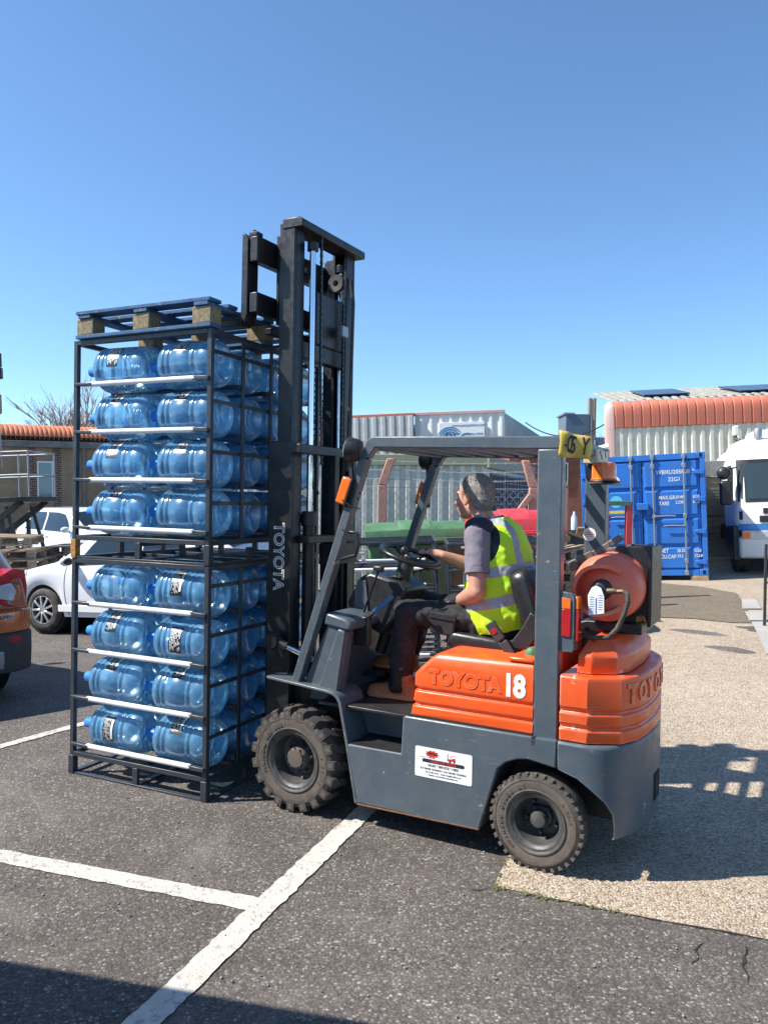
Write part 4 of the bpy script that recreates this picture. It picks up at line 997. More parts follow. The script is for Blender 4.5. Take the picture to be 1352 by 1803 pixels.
# ---- body: head, neck, arms and hands in one skin
bd=MB()
HR=Matrix.Rotation(R(-12),4,'Z')@Matrix.Rotation(R(2),4,'Y')      # faces forward, a touch to the right and up
HC=P(.548,.01,1.793)
def H(x,y,z): return HC+HR.to_3x3()@(Vector((x,y,z))*HS)
E_(bd,H(-.022,0,.022),.098,.076,.096,HR)          # cranium
E_(bd,H(.030,0,-.030),.066,.061,.085,HR)          # face
E_(bd,H(.052,0,-.092),.036,.040,.030,HR)          # chin
E_(bd,H(.015,.040,-.070),.050,.022,.040,HR); E_(bd,H(.015,-.040,-.070),.050,.022,.040,HR)
E_(bd,H(.074,0,.018),.022,.050,.016,HR)           # brow
bd.caps(H(.090,0,.0),H(.112,0,-.036),.010,.015,10)  # nose
E_(bd,H(.092,0,-.066),.014,.024,.010,HR); E_(bd,H(.089,0,-.080),.014,.021,.009,HR)  # lips
for s in (1,-1):
    E_(bd,H(-.008,s*.084,-.018),.021,.009,.035,HR@Matrix.Rotation(R(s*-14),4,'Z')@Matrix.Rotation(R(-10),4,'Y'))
    bd.ball(H(-.004,s*.085,-.042),.010,10,6)
    E_(bd,H(.058,s*.042,-.030),.022,.020,.022,HR)
bd.caps(H(-.030,0,-.06),neck+Vector((-.005,0,-.02)),.058,.064,18)
bd.caps(neck+Vector((0,0,-.03)),P(.41,.01,1.50),.075,.10,16)
for sh,el,wr in ((shL,elL,wrL),(shR,elR,wrR)):
    bd.caps(sh,el,.056,.045,16); bd.ball(el,.047,14,10,(1,1,1))
    mid=el+(wr-el)*.3; bd.caps(el,mid,.044,.048,16); bd.caps(mid,wr,.047,.029,16)
def hand(mb,wr,dirn,up,side,curl,spread=.0,thumb=.9):
    """palm + four fingers (three joints each) + thumb. up = back of the hand, side = thumb side"""
    d=dirn.normalized(); u=(up-d*up.dot(d)).normalized(); s=d.cross(u)*side
    pc=wr+d*.048
    M4=Matrix(((d.x,s.x,u.x,pc.x),(d.y,s.y,u.y,pc.y),(d.z,s.z,u.z,pc.z),(0,0,0,1)))
    E_(mb,Vector((0,0,0)),1,1,1,M4@Matrix.Diagonal((.056,.043,.019,1)))
    mb.caps(wr,wr+d*.03,.028,.028,12)
    for k,(o,L) in enumerate(((.030,.070),(.010,.078),(-.011,.073),(-.030,.058))):
        b=pc+d*.040+s*o; fd=d+s*(o*3*spread); a=b
        for j,(fr,c) in enumerate(((.45,curl*.55),(.32,curl),(.23,curl*.8))):
            ang=c if j==0 else c
            ax=s; fd=(Matrix.Rotation(-ang*side*0+ang,3,fd.cross(u).normalized() if fd.cross(u).length>1e-3 else s)@fd)
            # rotate towards the palm (-u)
            if (fd.dot(u)>0 and ang>0): fd=fd-2*u*fd.dot(u)
            e=a+fd.normalized()*L*fr; mb.caps(a,e,.0098-.001*j,.0090-.001*j,8); a=e
    a=pc-d*.018+s*.034; t1=(d*.55+s*.75-u*.35).normalized(); b=a+t1*.036; mb.caps(a,b,.013,.011,8)
    t2=(d*.85+s*.15-u*.45).normalized(); mb.caps(b,b+t2*.032,.0105,.0085,8)
hand(bd,wrR,(P(.885,-.12,1.462)-wrR),Vector((-.15,.25,1)),1,.62)
hand(bd,wrL,Vector((.8,-.5,-.25)),Vector((0,.3,1)),-1,.35)
body=organic('body',bd,M['skin'],DR,.0052,4,.45)
# ---- hair: close cropped cap, with short bristles
hr=MB(); 
E_(hr,H(-.0235,0,.0232),.0990,.0772,.0970,HR)
E_(hr,H(-.056,0,-.020),.064,.069,.073,HR); E_(hr,H(-.060,0,-.060),.044,.053,.045,HR)
ho=MB(); ho.v=hr.v; ho.f=hr.f
hair=organic('hair',ho,M['hair'],DR,.005,3,.5,.005,.010)
# trim the cap at the hairline: keep what lies behind / above it
ct=MB()
cutp=[(.20,-.20),(.20,.20),(.052,.20),(.058,.085),(.020,.040),(.012,-.012),(-.016,-.022),(-.026,-.075),(-.045,-.085),(-.06,-.13),(-.3,-.20)]
cutp=[(.25,-.25),(.25,.20),(.020,.20),(.034,.092),(.014,.062),(-.004,.046),(.008,.026),(.006,-.022),(-.002,-.028),(-.006,.016),(-.030,.018),(-.038,-.05),(-.054,-.088),(-.078,-.098),(-.16,-.104),(-.3,-.11),(-.3,-.25)]
for x,z in ():pass
cu_=MB().at(Matrix.Translation(HC)@HR@Matrix.Diagonal((HS,HS,HS,1))).prism(cutp,-.15,.15)
cut=cu_.build('hair_cut',M['hair'],DR); 
bpy.context.view_layer.update()
bo=hair.modifiers.new('trim','BOOLEAN'); bo.operation='DIFFERENCE'; bo.object=cut; bo.solver='EXACT'
dg=bpy.context.evaluated_depsgraph_get(); me=bpy.data.meshes.new_from_object(hair.evaluated_get(dg))
hair.modifiers.clear(); bpy.data.objects.remove(cut)
rn=random.Random(6); bs=MB(); bs.v=[tuple(v.co) for v in me.vertices]; bs.f=[tuple(p.vertices) for p in me.polygons]
pl=[p for p in me.polygons if (p.center-HC).length>.055]
for k in range(7500):
    p=rn.choice(pl); c=me.vertices[rn.choice(p.vertices)].co.lerp(p.center,rn.random()); n=(c-HC).normalized()
    if n.dot(p.normal)<.3: continue
    d=(n+Vector((rn.gauss(0,.5),rn.gauss(0,.5),rn.gauss(-.25,.5)))).normalized(); t=n.orthogonal().normalized()*.0011
    bs.add([c-t,c+t,c+d*rn.uniform(.003,.0095)],[(0,1,2)])
HL=[(-.03,.004),(-.022,.006),(.026,.008),(.046,-.004),(.062,.014),(.092,.034),(.13,.026)]
cnt=0
while cnt<1500:     # thinning hair in front of the hairline and on the temples
    d=Vector((rn.gauss(0,1),rn.gauss(0,1),rn.gauss(0,1))).normalized(); q=Vector((-.022+.098*d.x,.076*d.y,.022+.096*d.z))
    if q.z<-.03: continue
    e=q.x-lerp(HL,q.z)
    if not -.006<e<.026 or rn.random()<(e/.026): continue
    p=H(*q); n=(p-HC).normalized(); f=(HR.to_3x3()@Vector((.5,0,.5))+n*.7+Vector((rn.gauss(0,.35),rn.gauss(0,.35),rn.gauss(0,.35)))).normalized(); t=n.cross(f).normalized()*.0008
    bs.add([p-t,p+t,p+f*rn.uniform(.006,.012)],[(0,1,2)]); cnt+=1
bpy.data.meshes.remove(me); hair.data=bs.mesh('hair',M['hair'],False,180)
# eyes
for s in (1,-1): MB().ball(H(.070,s*.030,.002),.0112,12,8).build('eye',M['cargrey'],DR)
# ---- torso pieces
lean=(neck-P(.33,.0,1.08)).normalized()
def ringell(c,ax,ay,az,rot,n=28,sq=2.4):
    out=[]
    for k in range(n):
        a=2*PI*k/n; cc,ss=math.cos(a),math.sin(a)
        out.append(c+rot@Vector((ax*math.copysign(abs(cc)**(2/sq),cc),ay*math.copysign(abs(ss)**(2/sq),ss),0)))
    return out
# vest: built upright about its own base, then leaned forward with the spine
VB=P(.315,.005,1.085); VT=P(.435,.005,1.665); ax_=(VT-VB); VL=ax_.length
vz=ax_.normalized(); vy=Vector((-.03,1,0)); vx=vy.cross(vz).normalized(); vy=vz.cross(vx)
VM=Matrix(((vx.x,vy.x,vz.x,VB.x),(vx.y,vy.y,vz.y,VB.y),(vx.z,vy.z,vz.z,VB.z),(0,0,0,1)))
TOR=[(-.02,.172,.200,.030),(.05,.184,.210,.034),(.15,.186,.210,.030),(.25,.180,.208,.020),(.34,.165,.210,.002),(.42,.136,.205,-.018),(.48,.118,.190,-.026),(.53,.094,.150,-.026),(.565,.076,.105,-.016),(.59,.070,.082,-.008),(.605,.066,.076,-.004)]
def torso(gr,z0,z1,n=36):
    m=MB(); rs=[]
    I=Matrix.Identity(3)
    zs=[t for t in TOR if z0<=t[0]<=z1]
    for z,a,b,c in zs: rs.append(ringell(Vector((c,0,z)),a+gr,b+gr,0,I,n,2.3))
    return m.loft(rs)
I3=Matrix.Identity(3)
sh=torso(-.006,-.02,.7); 
shirt=organic('shirt',sh,M['navy'],DR,.008,3,.5); shirt.matrix_local=VM
def vest_mat():
    m,t,b,n,l=mk('hi_vis_vest'); v=coord(t); sp=n.new('ShaderNodeSeparateXYZ'); l.new(v,sp.inputs[0])
    X,Y,Z=sp.outputs
    def band(s,lo,hi):
        return math_(t,'MULTIPLY',math_(t,'GREATER_THAN',s,lo),math_(t,'LESS_THAN',s,hi))
    wob=math_(t,'MULTIPLY',math_(t,'SUBTRACT',nz(t,5,3,.5,v).outputs[0],.5),.03)
    Zw=math_(t,'ADD',Z,wob)
    b1=band(Zw,.275,.330); b2=band(Zw,.120,.175)
    aY=math_(t,'ABSOLUTE',math_(t,'ADD',Y,wob)); tap=math_(t,'ADD',aY,math_(t,'MULTIPLY',Z,.10))
    b3=math_(t,'MULTIPLY',band(tap,.128,.178),math_(t,'GREATER_THAN',Z,.275))
    k=math_(t,'MAXIMUM',math_(t,'MAXIMUM',b1,b2),b3)
    fl=ramp(t,nz(t,9,4,.6,v).outputs[0],[(.3,(.42,.74,.010)),(.7,(.56,.86,.014))]).outputs[0]
    sv=ramp(t,nz(t,30,4,.6,v).outputs[0],[(.3,(.30,.31,.35)),(.7,(.42,.43,.47))]).outputs[0]
    l.new(mix(t,k,fl,sv),b.inputs['Base Color']); b.inputs['Roughness'].default_value=.6
    l.new(math_(t,'MULTIPLY',k,.25),b.inputs['Metallic'])
    bump(t,b,math_(t,'ADD',math_(t,'MULTIPLY',nz(t,8,3,.5,v,.8).outputs[0],2.5),nz(t,420,2,.5,v).outputs[0]),.35,.012); return m
M['vest']=vest_mat()
vs=torso(.013,-.02,.60)
vest=organic('vest',vs,M['vest'],DR,.0065,3,.5,.030,.085); vest.matrix_local=VM
vb=vest.modifiers.new('armholes','BOOLEAN'); 
VMI=VM.inverted()
ah=MB()
for sj in (shL,shR):
    c=VMI@sj; sgn_=1 if c.y>0 else -1
    rs=[]
    for yy,sc_ in ((.118,.75),(.135,1.0),(.30,1.35)):
        rs.append([Vector((c.x-.004+ .098*sc_*math.cos(2*PI*k/24)-.004,sgn_*yy,c.z-.045+.115*sc_*math.sin(2*PI*k/24))) for k in range(24)])
    ah.loft(rs)
# neck opening
ah.lathe([(.0005,.555),(.062,.56),(.085,.64),(.0005,.66)],24,(.015,0,0),'z')
ao=ah.build('armholes',M['vest'],DR); ao.matrix_local=VM
bpy.context.view_layer.update()
vb.operation='DIFFERENCE'; vb.object=ao; vb.solver='EXACT'
dg=bpy.context.evaluated_depsgraph_get(); me=bpy.data.meshes.new_from_object(vest.evaluated_get(dg))
vest.modifiers.clear(); vest.data=me; bpy.data.objects.remove(ao); me.shade_smooth()
# sleeves (short, with a cuff) and collar
for sj,ej in ((shL,elL),(shR,elR)):
    e=sj+(ej-sj)*.70; sl_=MB(); d=(e-sj).normalized()
    sl_.tube([sj-d*.075+Vector((-.01,0,.02))*1,sj-d*.045,sj,sj+(e-sj)*.5,e],[.020,.056,.0725,.0685,.0665],20)
    so2=organic('sleeve',sl_,M['shirt'],DR,.0065,3,.5,.012,.06)
    yk=MB(); sg_=1 if sj.y>0 else -1; E_(yk,sj+Vector((-.004,-.012*sg_,.026)),.080,.074,.058); yk.build('shoulder_yoke',M['navy'],so2,ang=60)
    MB().tube([e-d*.024,e+d*.001],[.0665,.0670],24).build('cuff',M['shirt'],so2,.002)
MB().at(VM).lathe([(.078,.560),(.071,.605),(.075,.606),(.084,.562)],28,(.012,0,0),'z',False).build('collar',M['shirt'],DR)
# ---- trousers
tr=MB()
tr.caps(P(.33,.0,1.10),P(.34,0,1.17),.150,.145,20)
for hp,kn,an in ((hipL,knL,anL),(hipR,knR,anR)):
    tr.caps(hp,hp+(kn-hp)*.5,.100,.086,20); tr.caps(hp+(kn-hp)*.5,kn,.086,.070,20); tr.ball(kn,.073,16,12)
    tr.caps(kn,kn+(an-kn)*.45,.072,.072,18); tr.caps(kn+(an-kn)*.45,an+Vector((0,0,-.02)),.072,.066,18)
trou=organic('trousers',tr,M['trouser'],DR,.009,5,.5,.035,.075)
# cargo pocket and flap on the near thigh
t0=(hipL+knL)/2+Vector((.02,.083,-.02)); dv=(knL-hipL).normalized()
pk=MB().box(-.075,.075,-.010,.012,-.060,.048).build('cargo_pocket',M['trouser'],DR,.012); pk.matrix_local=Matrix.Translation(t0)@Matrix.Rotation(-math.atan2(dv.z,dv.x),4,'Y')
MB().box(-.080,.080,.006,.018,.022,.060).build('pocket_flap',M['trouser'],pk,.006)
# ---- boots
def boot(an,toe):
    d=Vector((toe.x-an.x,toe.y-an.y,0)).normalized(); s=Vector((-d.y,d.x,0)); z0=toe.z
    b=MB(); F_=lambda a,c,h: Vector((an.x,an.y,0))+d*a+s*c+Vector((0,0,h))
    rs=[]
    for a,hw,h in ((-.085,.022,.075),(-.075,.034,.10),(-.04,.041,.115),(.0,.042,.12),(.05,.044,.105),(.10,.049,.082),(.15,.051,.072),(.19,.044,.064),(.212,.026,.048)):
        rs.append([F_(a,hw*math.cos(q)*(1 if math.sin(q)<.2 else .85),z0+.020+(h-.02)*max(0,math.sin(q))**.8) for q in [PI*k/12 for k in range(13)]]+[F_(a,-hw*.6,z0+.019),F_(a,hw*.6,z0+.019)])
    b.loft(rs); b.caps(F_(-.015,0,z0+.07),F_(-.018,0,z0+.125),.047,.048,18)
    o=organic('boot',b,M['boot'],DR,.006,4,.5)
    out=[(-.092,.02),(-.085,.035),(-.04,.043),(.05,.045),(.12,.053),(.17,.051),(.205,.036),(.220,.012)]
    pl=[F_(a,c,0) for a,c in out]+[F_(a,-c,0) for a,c in reversed(out)]
    MB().loft([[p+Vector((0,0,z0-.001)) for p in pl],[p+Vector((0,0,z0+.024)) for p in pl]]).build('sole',M['sole'],o,.004)
    lc=MB()
    for k in range(5): lc.tube([F_(.045+k*.019,-.026,z0+.112-k*.009),F_(.055+k*.019,0,z0+.119-k*.010),F_(.045+k*.019,.028,z0+.108-k*.009)],.0028,6)
    lc.build('laces',M['black'],o)
boot(P(.905,.165,.70),P(1.11,.17,.633)); boot(P(1.045,-.15,.74),P(1.24,-.16,.727))
# ================================================================ BACKGROUND
def prof_ribs(W,pitch,depth,top=.35,flank=.12):
    """trapezoid rib profile along x: list of (x, y) with ribs standing out to -y"""
    P=[]; n=max(1,round(W/pitch)); p=W/n
    for k in range(n):
        x=k*p; P+=[(x,0),(x+p*(1-top-2*flank)/1,0),(x+p*(1-top-flank),-depth),(x+p*(1-flank),-depth)]
    P.append((W,0)); return P
def ribbed(W,z0,z1,pitch,depth,t=.02,**k):
    P=prof_ribs(W,pitch,depth,**k); m=MB(); n=len(P)
    vs=[(x,y,z) for z in (z0,z1) for x,y in P]+[(x,t,z) for z in (z0,z1) for x in (0,W)]
    fs=[(i,i+1,n+i+1,n+i) for i in range(n-1)]; fs+=[(2*n+1,2*n,2*n+2,2*n+3)]
    return m.add(vs,fs)
# ---------------------------------------------------------------- brick building, left
bx,by=at(-40,800,31.5).xy; BRZ=R(33)
BB=empty('brick_building',far(bx,by,BRZ,-.25,.6),'long buff brick building with an orange corrugated roof at the far left','building')
def brick_mat(name,c1,c2,mortar,sc):
    m,t,b,n,l=mk(name); v=coord(t); br=n.new('ShaderNodeTexBrick')
    mp=n.new('ShaderNodeMapping'); mp.inputs['Rotation'].default_value=(R(90),0,0); l.new(v,mp.inputs[0]); l.new(mp.outputs[0],br.inputs['Vector'])
    br.inputs['Color1'].default_value=(*c1,1); br.inputs['Color2'].default_value=(*c2,1); br.inputs['Mortar'].default_value=(*mortar,1)
    br.inputs['Scale'].default_value=1; br.inputs['Brick Width'].default_value=.225*sc; br.inputs['Row Height'].default_value=.075*sc; br.inputs['Mortar Size'].default_value=.010*sc
    c=mix(t,1,br.outputs[0],ramp(t,nz(t,1.1,5,.6,v).outputs[0],[(.3,.75),(.7,1.15)]).outputs[0],'MULTIPLY')
    l.new(c,b.inputs['Base Color']); b.inputs['Roughness'].default_value=.9; bump(t,b,br.outputs['Fac'],-.4,.01); return m
M['buff']=brick_mat('buff_brick',(.36,.235,.13),(.30,.19,.105),(.30,.25,.18),1)
M['redbrick']=brick_mat('red_quoin_brick',(.16,.05,.035),(.11,.035,.03),(.34,.29,.22),1.25)
BH=4.12
MB().box(0,26,0,.3,0,BH).build('wall',M['buff'],BB)
for x,wd in ((2.02,.28),(2.98,.30),(9.2,.42),(10.7,.42)):
    MB().box(x,x+wd,-.02,.0,0,BH-.12).build('brick_pier',M['redbrick'],BB)
for x in (2.33,9.67):
    f=MB().box(x,x+.63,-.035,.0,1.80,3.45).build('window',M['white'],BB,.01)
    MB().box(x+.06,x+.57,-.045,-.036,1.86,3.38).build('pane',M['glass2'],f)
MB().box(-.1,26,-.22,-.0,BH-.10,BH+.16).build('gutter',M['gutter'],BB,.02)
MB().tube([(4.2,-.10,0),(4.2,-.10,BH-.1)],.07,10).build('downpipe',M['gutter'],BB)
# curved orange sheets with a scalloped cement edge below
rb=MB(); n=140
for k in range(n):
    x=k*.185
    for sgnx,rr in ((0,.13),):
        rings=[]
        for a in range(9):
            an=R(4+a*10.5); yy=-.18+1.05*(1-math.cos(an)); zz=BH+.30+.58*math.sin(an)
            rings.append([(x+.09+.092*math.cos(q),yy-.045*math.sin(q)*math.cos(an),zz+.045*math.sin(q)*math.sin(an)) for q in [PI*j/5 for j in range(6)]])
        rb.loft(rings,False,False)
rb.build('roof',M['tiles'],BB)
MB().box(0,26,.6,6,BH+.2,BH+.86).build('roof_deck',M['tiles'],BB)
sc=MB()
for k in range(n): sc.lathe([(.085,-.30),(.085,.1),(.06,.1),(.06,-.30)],8,(k*.185+.09,.0,BH+.25),'y',False)
sc.build('eaves_edge',M['gutter'],BB)
tag([o for o in BB.children if o.name.startswith('eaves_edge')][0],kind='stuff')
# ---------------------------------------------------------------- bare tree
def tree(x,y,h,label,seed,spread=.42,name='bare_tree',leaf=None):
    rn=random.Random(seed); root=empty(name,Matrix.Translation((x,y,gz(x,y)-.1)),label,'tree'); HT=h
    tk=MB(); tw=MB()
    def grow(p,d,l,r,lv):
        n=3; pts=[p]; dd=d.copy()
        for i in range(n): dd=(dd+Vector((rn.gauss(0,.10),rn.gauss(0,.10),.04))).normalized(); pts.append(pts[-1]+dd*l/n)
        (tk if lv<2 else tw).tube(pts,[r*(1-.45*i/n) for i in range(n+1)],6 if lv<2 else 4)
        if lv>=5: return
        for k in range(rn.choice((3,3,4)) if lv else 6):
            t=rn.uniform(.45,1) if lv else rn.uniform(.6,1); q=pts[min(n,int(t*n))]
            a=rn.uniform(0,2*PI); s=spread*rn.uniform(.7,1.3)
            e=Vector((math.cos(a)*s,math.sin(a)*s,1)); 
            nd=(dd*.9+Vector((math.cos(a),math.sin(a),.25))*s*1.5).normalized()
            grow(q,nd,l*rn.uniform(.62,.82),r*.55,lv+1)
    grow(Vector((0,0,0)),Vector((0,0,1)),h*.36,h*.022,0)
    top=max(v[2] for v in tw.v); k=HT/top
    tk.v=[(a*k,b*k,c*k) for a,b,c in tk.v]; tw.v=[(a*k,b*k,c*k) for a,b,c in tw.v]
    tk.build('trunk',M['bark'],root); tag(tw.build('twigs',M['twig'],root),kind='stuff')
    return root
p=at(118,760,46); tree(p.x,p.y,8.9,'bare leafless tree rising behind the orange roof of the brick building',4)
p=at(176,760,49); tree(p.x,p.y,7.2,'smaller bare tree half hidden behind the upper bottle rack',9)
# ---------------------------------------------------------------- steel hoist frame and access platform, left
HO=empty('hoist_frame',far(-6.72,13.6,0),'dark steel column with a short beam carrying a chain hoist at the left edge','hoist')
MB().box(-.10,.06,-.08,.08,0,4.40).build('column',M['black_paint'],HO,.006)
MB().box(-.9,.20,-.09,.09,4.36,4.60).build('beam',M['cargrey'],HO,.006)
MB().box(-.02,.24,-.05,.05,4.14,4.34).build('trolley',M['black'],HO,.02)
MB().ball((.10,-.02,4.02),.085,14,10).build('hook_block',M['hoist'],HO)
MB().tube([(.12,-.02,3.92),(.12,-.02,3.86),(.12,-.02,3.55),(.12,-.02,3.50)],[.03,.095,.095,.04],14).build('chain_bag',M['hoist'],HO)
ch=MB()
for dx in (.06,.17): ch.tube([(dx,-.02,3.6),(dx+.02,-.02,2.6)],.009,6)
ch.build('chain',M['galv'],HO)
PLT=empty('access_platform',far(-7.22,14.6,R(-4)),'grey steel access platform with handrails standing above the stacked pallets','platform')
m=M['galv']
MB().box(-.6,.98,-.5,.5,1.93,2.02).build('deck',M['black_paint'],PLT,.006)
def rail(p,q,r=.017,nm='rail'): return MB().tube([p,q],r,8).build(nm,m,PLT)
for z in (2.42,2.84):
    for y in (-.48,.48): rail((-.7,y,z),(.96,y,z))
    rail((.96,-.48,z),(.96,.48,z))
for x in (.25,.96):
    for y in (-.48,.48): rail((x,y,2.02),(x,y,2.86),.018,'post')
for y in (-.45,.45):
    MB().bar((-.55,y,.05),(-.55,y,1.93),.07).build('leg',M['black_paint'],PLT)
    MB().bar((-.50,y,1.02),(.80,y,1.93),.08,.10).build('brace',M['black_paint'],PLT)
    MB().bar((.42,y,.05),(.42,y,1.60),.06).build('leg',M['black_paint'],PLT)
    MB().bar((.50,y,1.85),(.95,y,.10),.05).build('brace',M['black_paint'],PLT)
# ---------------------------------------------------------------- cars
def catmull(P,t):
    n=len(P)-1; x=min(max(t,0),1)*n; i=min(int(x),n-1); u=x-i
    p0=P[max(i-1,0)];p1=P[i];p2=P[i+1];p3=P[min(i+2,n)]
    return tuple(.5*((2*b)+(-a+c)*u+(2*a-5*b+4*c-d)*u*u+(-a+3*b-3*c+d)*u**3) for a,b,c,d in zip(p0,p1,p2,p3))
class Car:
    """x runs from the rear (0) to the nose (L)"""
    def __init__(s,L,W,top,belt,half,roofw,wheels,sill,wr):
        s.L,s.W,s.top,s.belt,s.half,s.roofw,s.wheels,s.sill,s.wr=L,W,top,belt,half,roofw,wheels,sill,wr
    def sec(s,x):
        w=s.W/2*lerp(s.half,x); zt=lerp(s.top,x); zb=lerp(s.sill,x); be=min(lerp(s.belt,x),zt-.02)
        for xw in s.wheels:
            d=abs(x-xw); ra=s.wr+.065
            if d<ra: zb=max(zb,s.wr+math.sqrt(ra*ra-d*d)*.98)
        wr=w*lerp(s.roofw,x)
        return [(w*.955,zb),(w*.99,zb+(be-zb)*.33),(w*1.0,zb+(be-zb)*.70),(w*.975,be),(w*.975+(wr-w*.975)*.55,be+(zt-be)*.55),(wr,zt-.035),(wr*.55,zt),(0,zt+.012)]
    def pt(s,x,t,side=1,off=0):
        P=s.sec(x); y,z=catmull(P,t)
        if off:
            e=.01; y2,z2=catmull(P,min(1,t+e)); y1,z1=catmull(P,max(0,t-e)); n=Vector((0,z2-z1,-(y2-y1)))
            if n.length>1e-9: n.normalize(); y+=n.y*off; z+=n.z*off
        return Vector((x,side*y,z))
    def body(s,m,parent,nx=90,nt=28):
        xs=sorted(set([s.L*i/nx for i in range(nx+1)]+[w+d for w in s.wheels for d in (-s.wr-.064,-s.wr-.05,s.wr+.05,s.wr+.064)]))
        mb=MB(); rings=[]
        for x in xs: rings.append([s.pt(x,j/nt,1) for j in range(nt+1)]+[s.pt(x,j/nt,-1) for j in range(nt-1,-1,-1)])
        mb.loft(rings); return mb.build('body',m,parent,ang=35)
    def patch(s,name,m,parent,q,side,off=.006,nx=10,nt=6):
        """q: (x,t) corners: rear-bottom, front-bottom, front-top, rear-top"""
        def f(i,j):
            a=(q[0][0]+(q[1][0]-q[0][0])*i,q[0][1]+(q[1][1]-q[0][1])*i); b=(q[3][0]+(q[2][0]-q[3][0])*i,q[3][1]+(q[2][1]-q[3][1])*i)
            return s.pt(a[0]+(b[0]-a[0])*j,a[1]+(b[1]-a[1])*j,side,off)
        return MB().grid(f,nx,nt).build(name,m,parent,ang=180)
    def wheelset(s,parent,spokes=9,rimcol='alloy'):
        for xw in s.wheels:
            for side in (1,-1):
                y=side*(s.W/2*.965); o=MB().lathe([(a,side*b) for a,b in [(s.wr*.64,-.01),(s.wr*.72,.004),(s.wr*.9,.0),(s.wr*.97,-.02),(s.wr,-.05),(s.wr,-.16),(s.wr*.9,-.19),(s.wr*.6,-.19)]],40,(0,0,0),'y',False).build('wheel',M['rubber'],parent)
                o.location=(xw,y,s.wr)
                MB().lathe([(a,side*b) for a,b in [(s.wr*.655,-.006),(s.wr*.66,.004),(s.wr*.63,.004),(s.wr*.60,-.03),(s.wr*.6,-.15)]],40,(0,0,0),'y',False).build('rim',M[rimcol],o)
                MB().lathe([(.0005,side*-.10),(s.wr*.61,side*-.10),(s.wr*.61,side*-.12)],24,(0,0,0),'y').build('brake_disc',M['dark'],o)
                sp=MB()
                for k in range(spokes):
                    a=2*PI*k/spokes; d=Vector((math.cos(a),0,math.sin(a)))
                    sp.bar(d*.04+Vector((0,side*-.004,0)),d*s.wr*.63+Vector((0,side*-.012,0)),.030,.034,(0,1,0))
                sp.lathe([(.0005,0),(.062,side*.0),(.066,side*-.03),(.0005,side*-.03)],20,(0,side*.006,0),'y'); sp.build('spokes',M[rimcol],o,.004)
    def wells(s,parent):
        for xw in s.wheels: MB().lathe([(.0005,-s.W/2*.90),(s.wr+.062,-s.W/2*.90),(s.wr+.062,s.W/2*.90),(.0005,s.W/2*.90)],24,(xw,0,s.wr),'y').build('wheel_well',M['dark'],parent)
hatch=Car(4.02,1.72,[(0,1.02),(.10,1.22),(.45,1.44),(.95,1.50),(1.9,1.50),(2.35,1.44),(3.02,1.03),(3.25,.99),(3.7,.90),(3.93,.76),(4.02,.62)],
    [(0,.98),(.5,.99),(2.6,.94),(3.05,.96),(3.7,.84),(4.02,.55)],[(0,.80),(.12,.90),(.5,.98),(1.2,1),(3.0,1),(3.55,.97),(3.85,.86),(4.02,.62)],
    [(0,.70),(.6,.76),(2.2,.76),(2.9,.80),(3.1,.86),(4.0,.80)],(.66,3.22),[(0,.32),(.3,.24),(3.7,.22),(4.02,.34)],.315)
def fit_car(c,m,parent,wins,dark,door_lines,handles):
    c.body(m,parent); c.wells(parent); c.wheelset(parent)
    for side in (1,-1):
        for q in wins: c.patch('side_window',M['glass'],parent,q,side)
        for x,t0,t1,bow in door_lines:
            a=MB(); pts=[c.pt(x+bow*math.sin(PI*k/10),t0+(t1-t0)*k/10,side,.001) for k in range(11)]
            a.tube(pts,.0045,5).build('door_seam',M['dark'],parent)
        for x in handles:
            a=c.pt(x-.09,.375,side,.012); b=c.pt(x+.09,.375,side,.012); MB().tube([a,(a+b)/2+Vector((0,side*.02,0)),b],.012,8).build('door_handle',m,parent)
        mi=c.pt(c.mirx,.46,side,.0); o=MB(); E_(o,mi+Vector((0,side*.13,.05)),.07,.11,.07); o.build('mirror',m,parent)
        o=MB(); E_(o,mi+Vector((-.03,side*.13,.05)),.052,.095,.055); o.build('mirror_glass',M['black'],parent)
        c.patch('windscreen',M['glass'],parent,c.ws,side,.008); c.patch('rear_window',M['glass'],parent,c.rw,side,.008)
        c.patch('headlight',M['lens'],parent,c.hl,side,.008); c.patch('tail_light',M['red_lens'],parent,c.tl,side,.010)
hatch.mirx=2.62; hatch.ws=[(3.0,.70),(3.0,1),(2.38,1),(2.38,.72)]; hatch.ws=[(2.40,.74),(3.0,.74),(3.0,1),(2.36,1)]
hatch.rw=[(.10,.72),(.10,1),(.42,1),(.42,.72)]; hatch.hl=[(3.50,.36),(3.90,.34),(3.86,.56),(3.52,.50)]; hatch.tl=[(.02,.22),(.12,.22),(.16,.50),(.02,.50)]
HW=[[(.62,.452),(1.42,.445),(1.42,.66),(.86,.66)],[(1.50,.445),(2.62,.445),(2.20,.66),(1.50,.66)]]
c0=at(77,1080,11.4)
CR=R(180-22); _q=Matrix.Rotation(CR,3,'Z')@Vector((3.22,.83,0)); ox=c0.x-_q.x; oy=11.4-_q.y
NC=empty('parked_car',far(ox,oy,CR,gz(ox,oy)+.05),'white hatchback with alloy wheels parked side on just behind the bottle racks','car')
fit_car(hatch,M['carwhite'],NC,HW,None,[(2.72,.02,.44,.05),(1.46,.02,.44,0),(.86,.12,.44,.0)],(1.62,.72))
MB().box(.98,2.90,.845,.862,.30,.40).build('sill_trim',M['carwhite'],NC,.01)
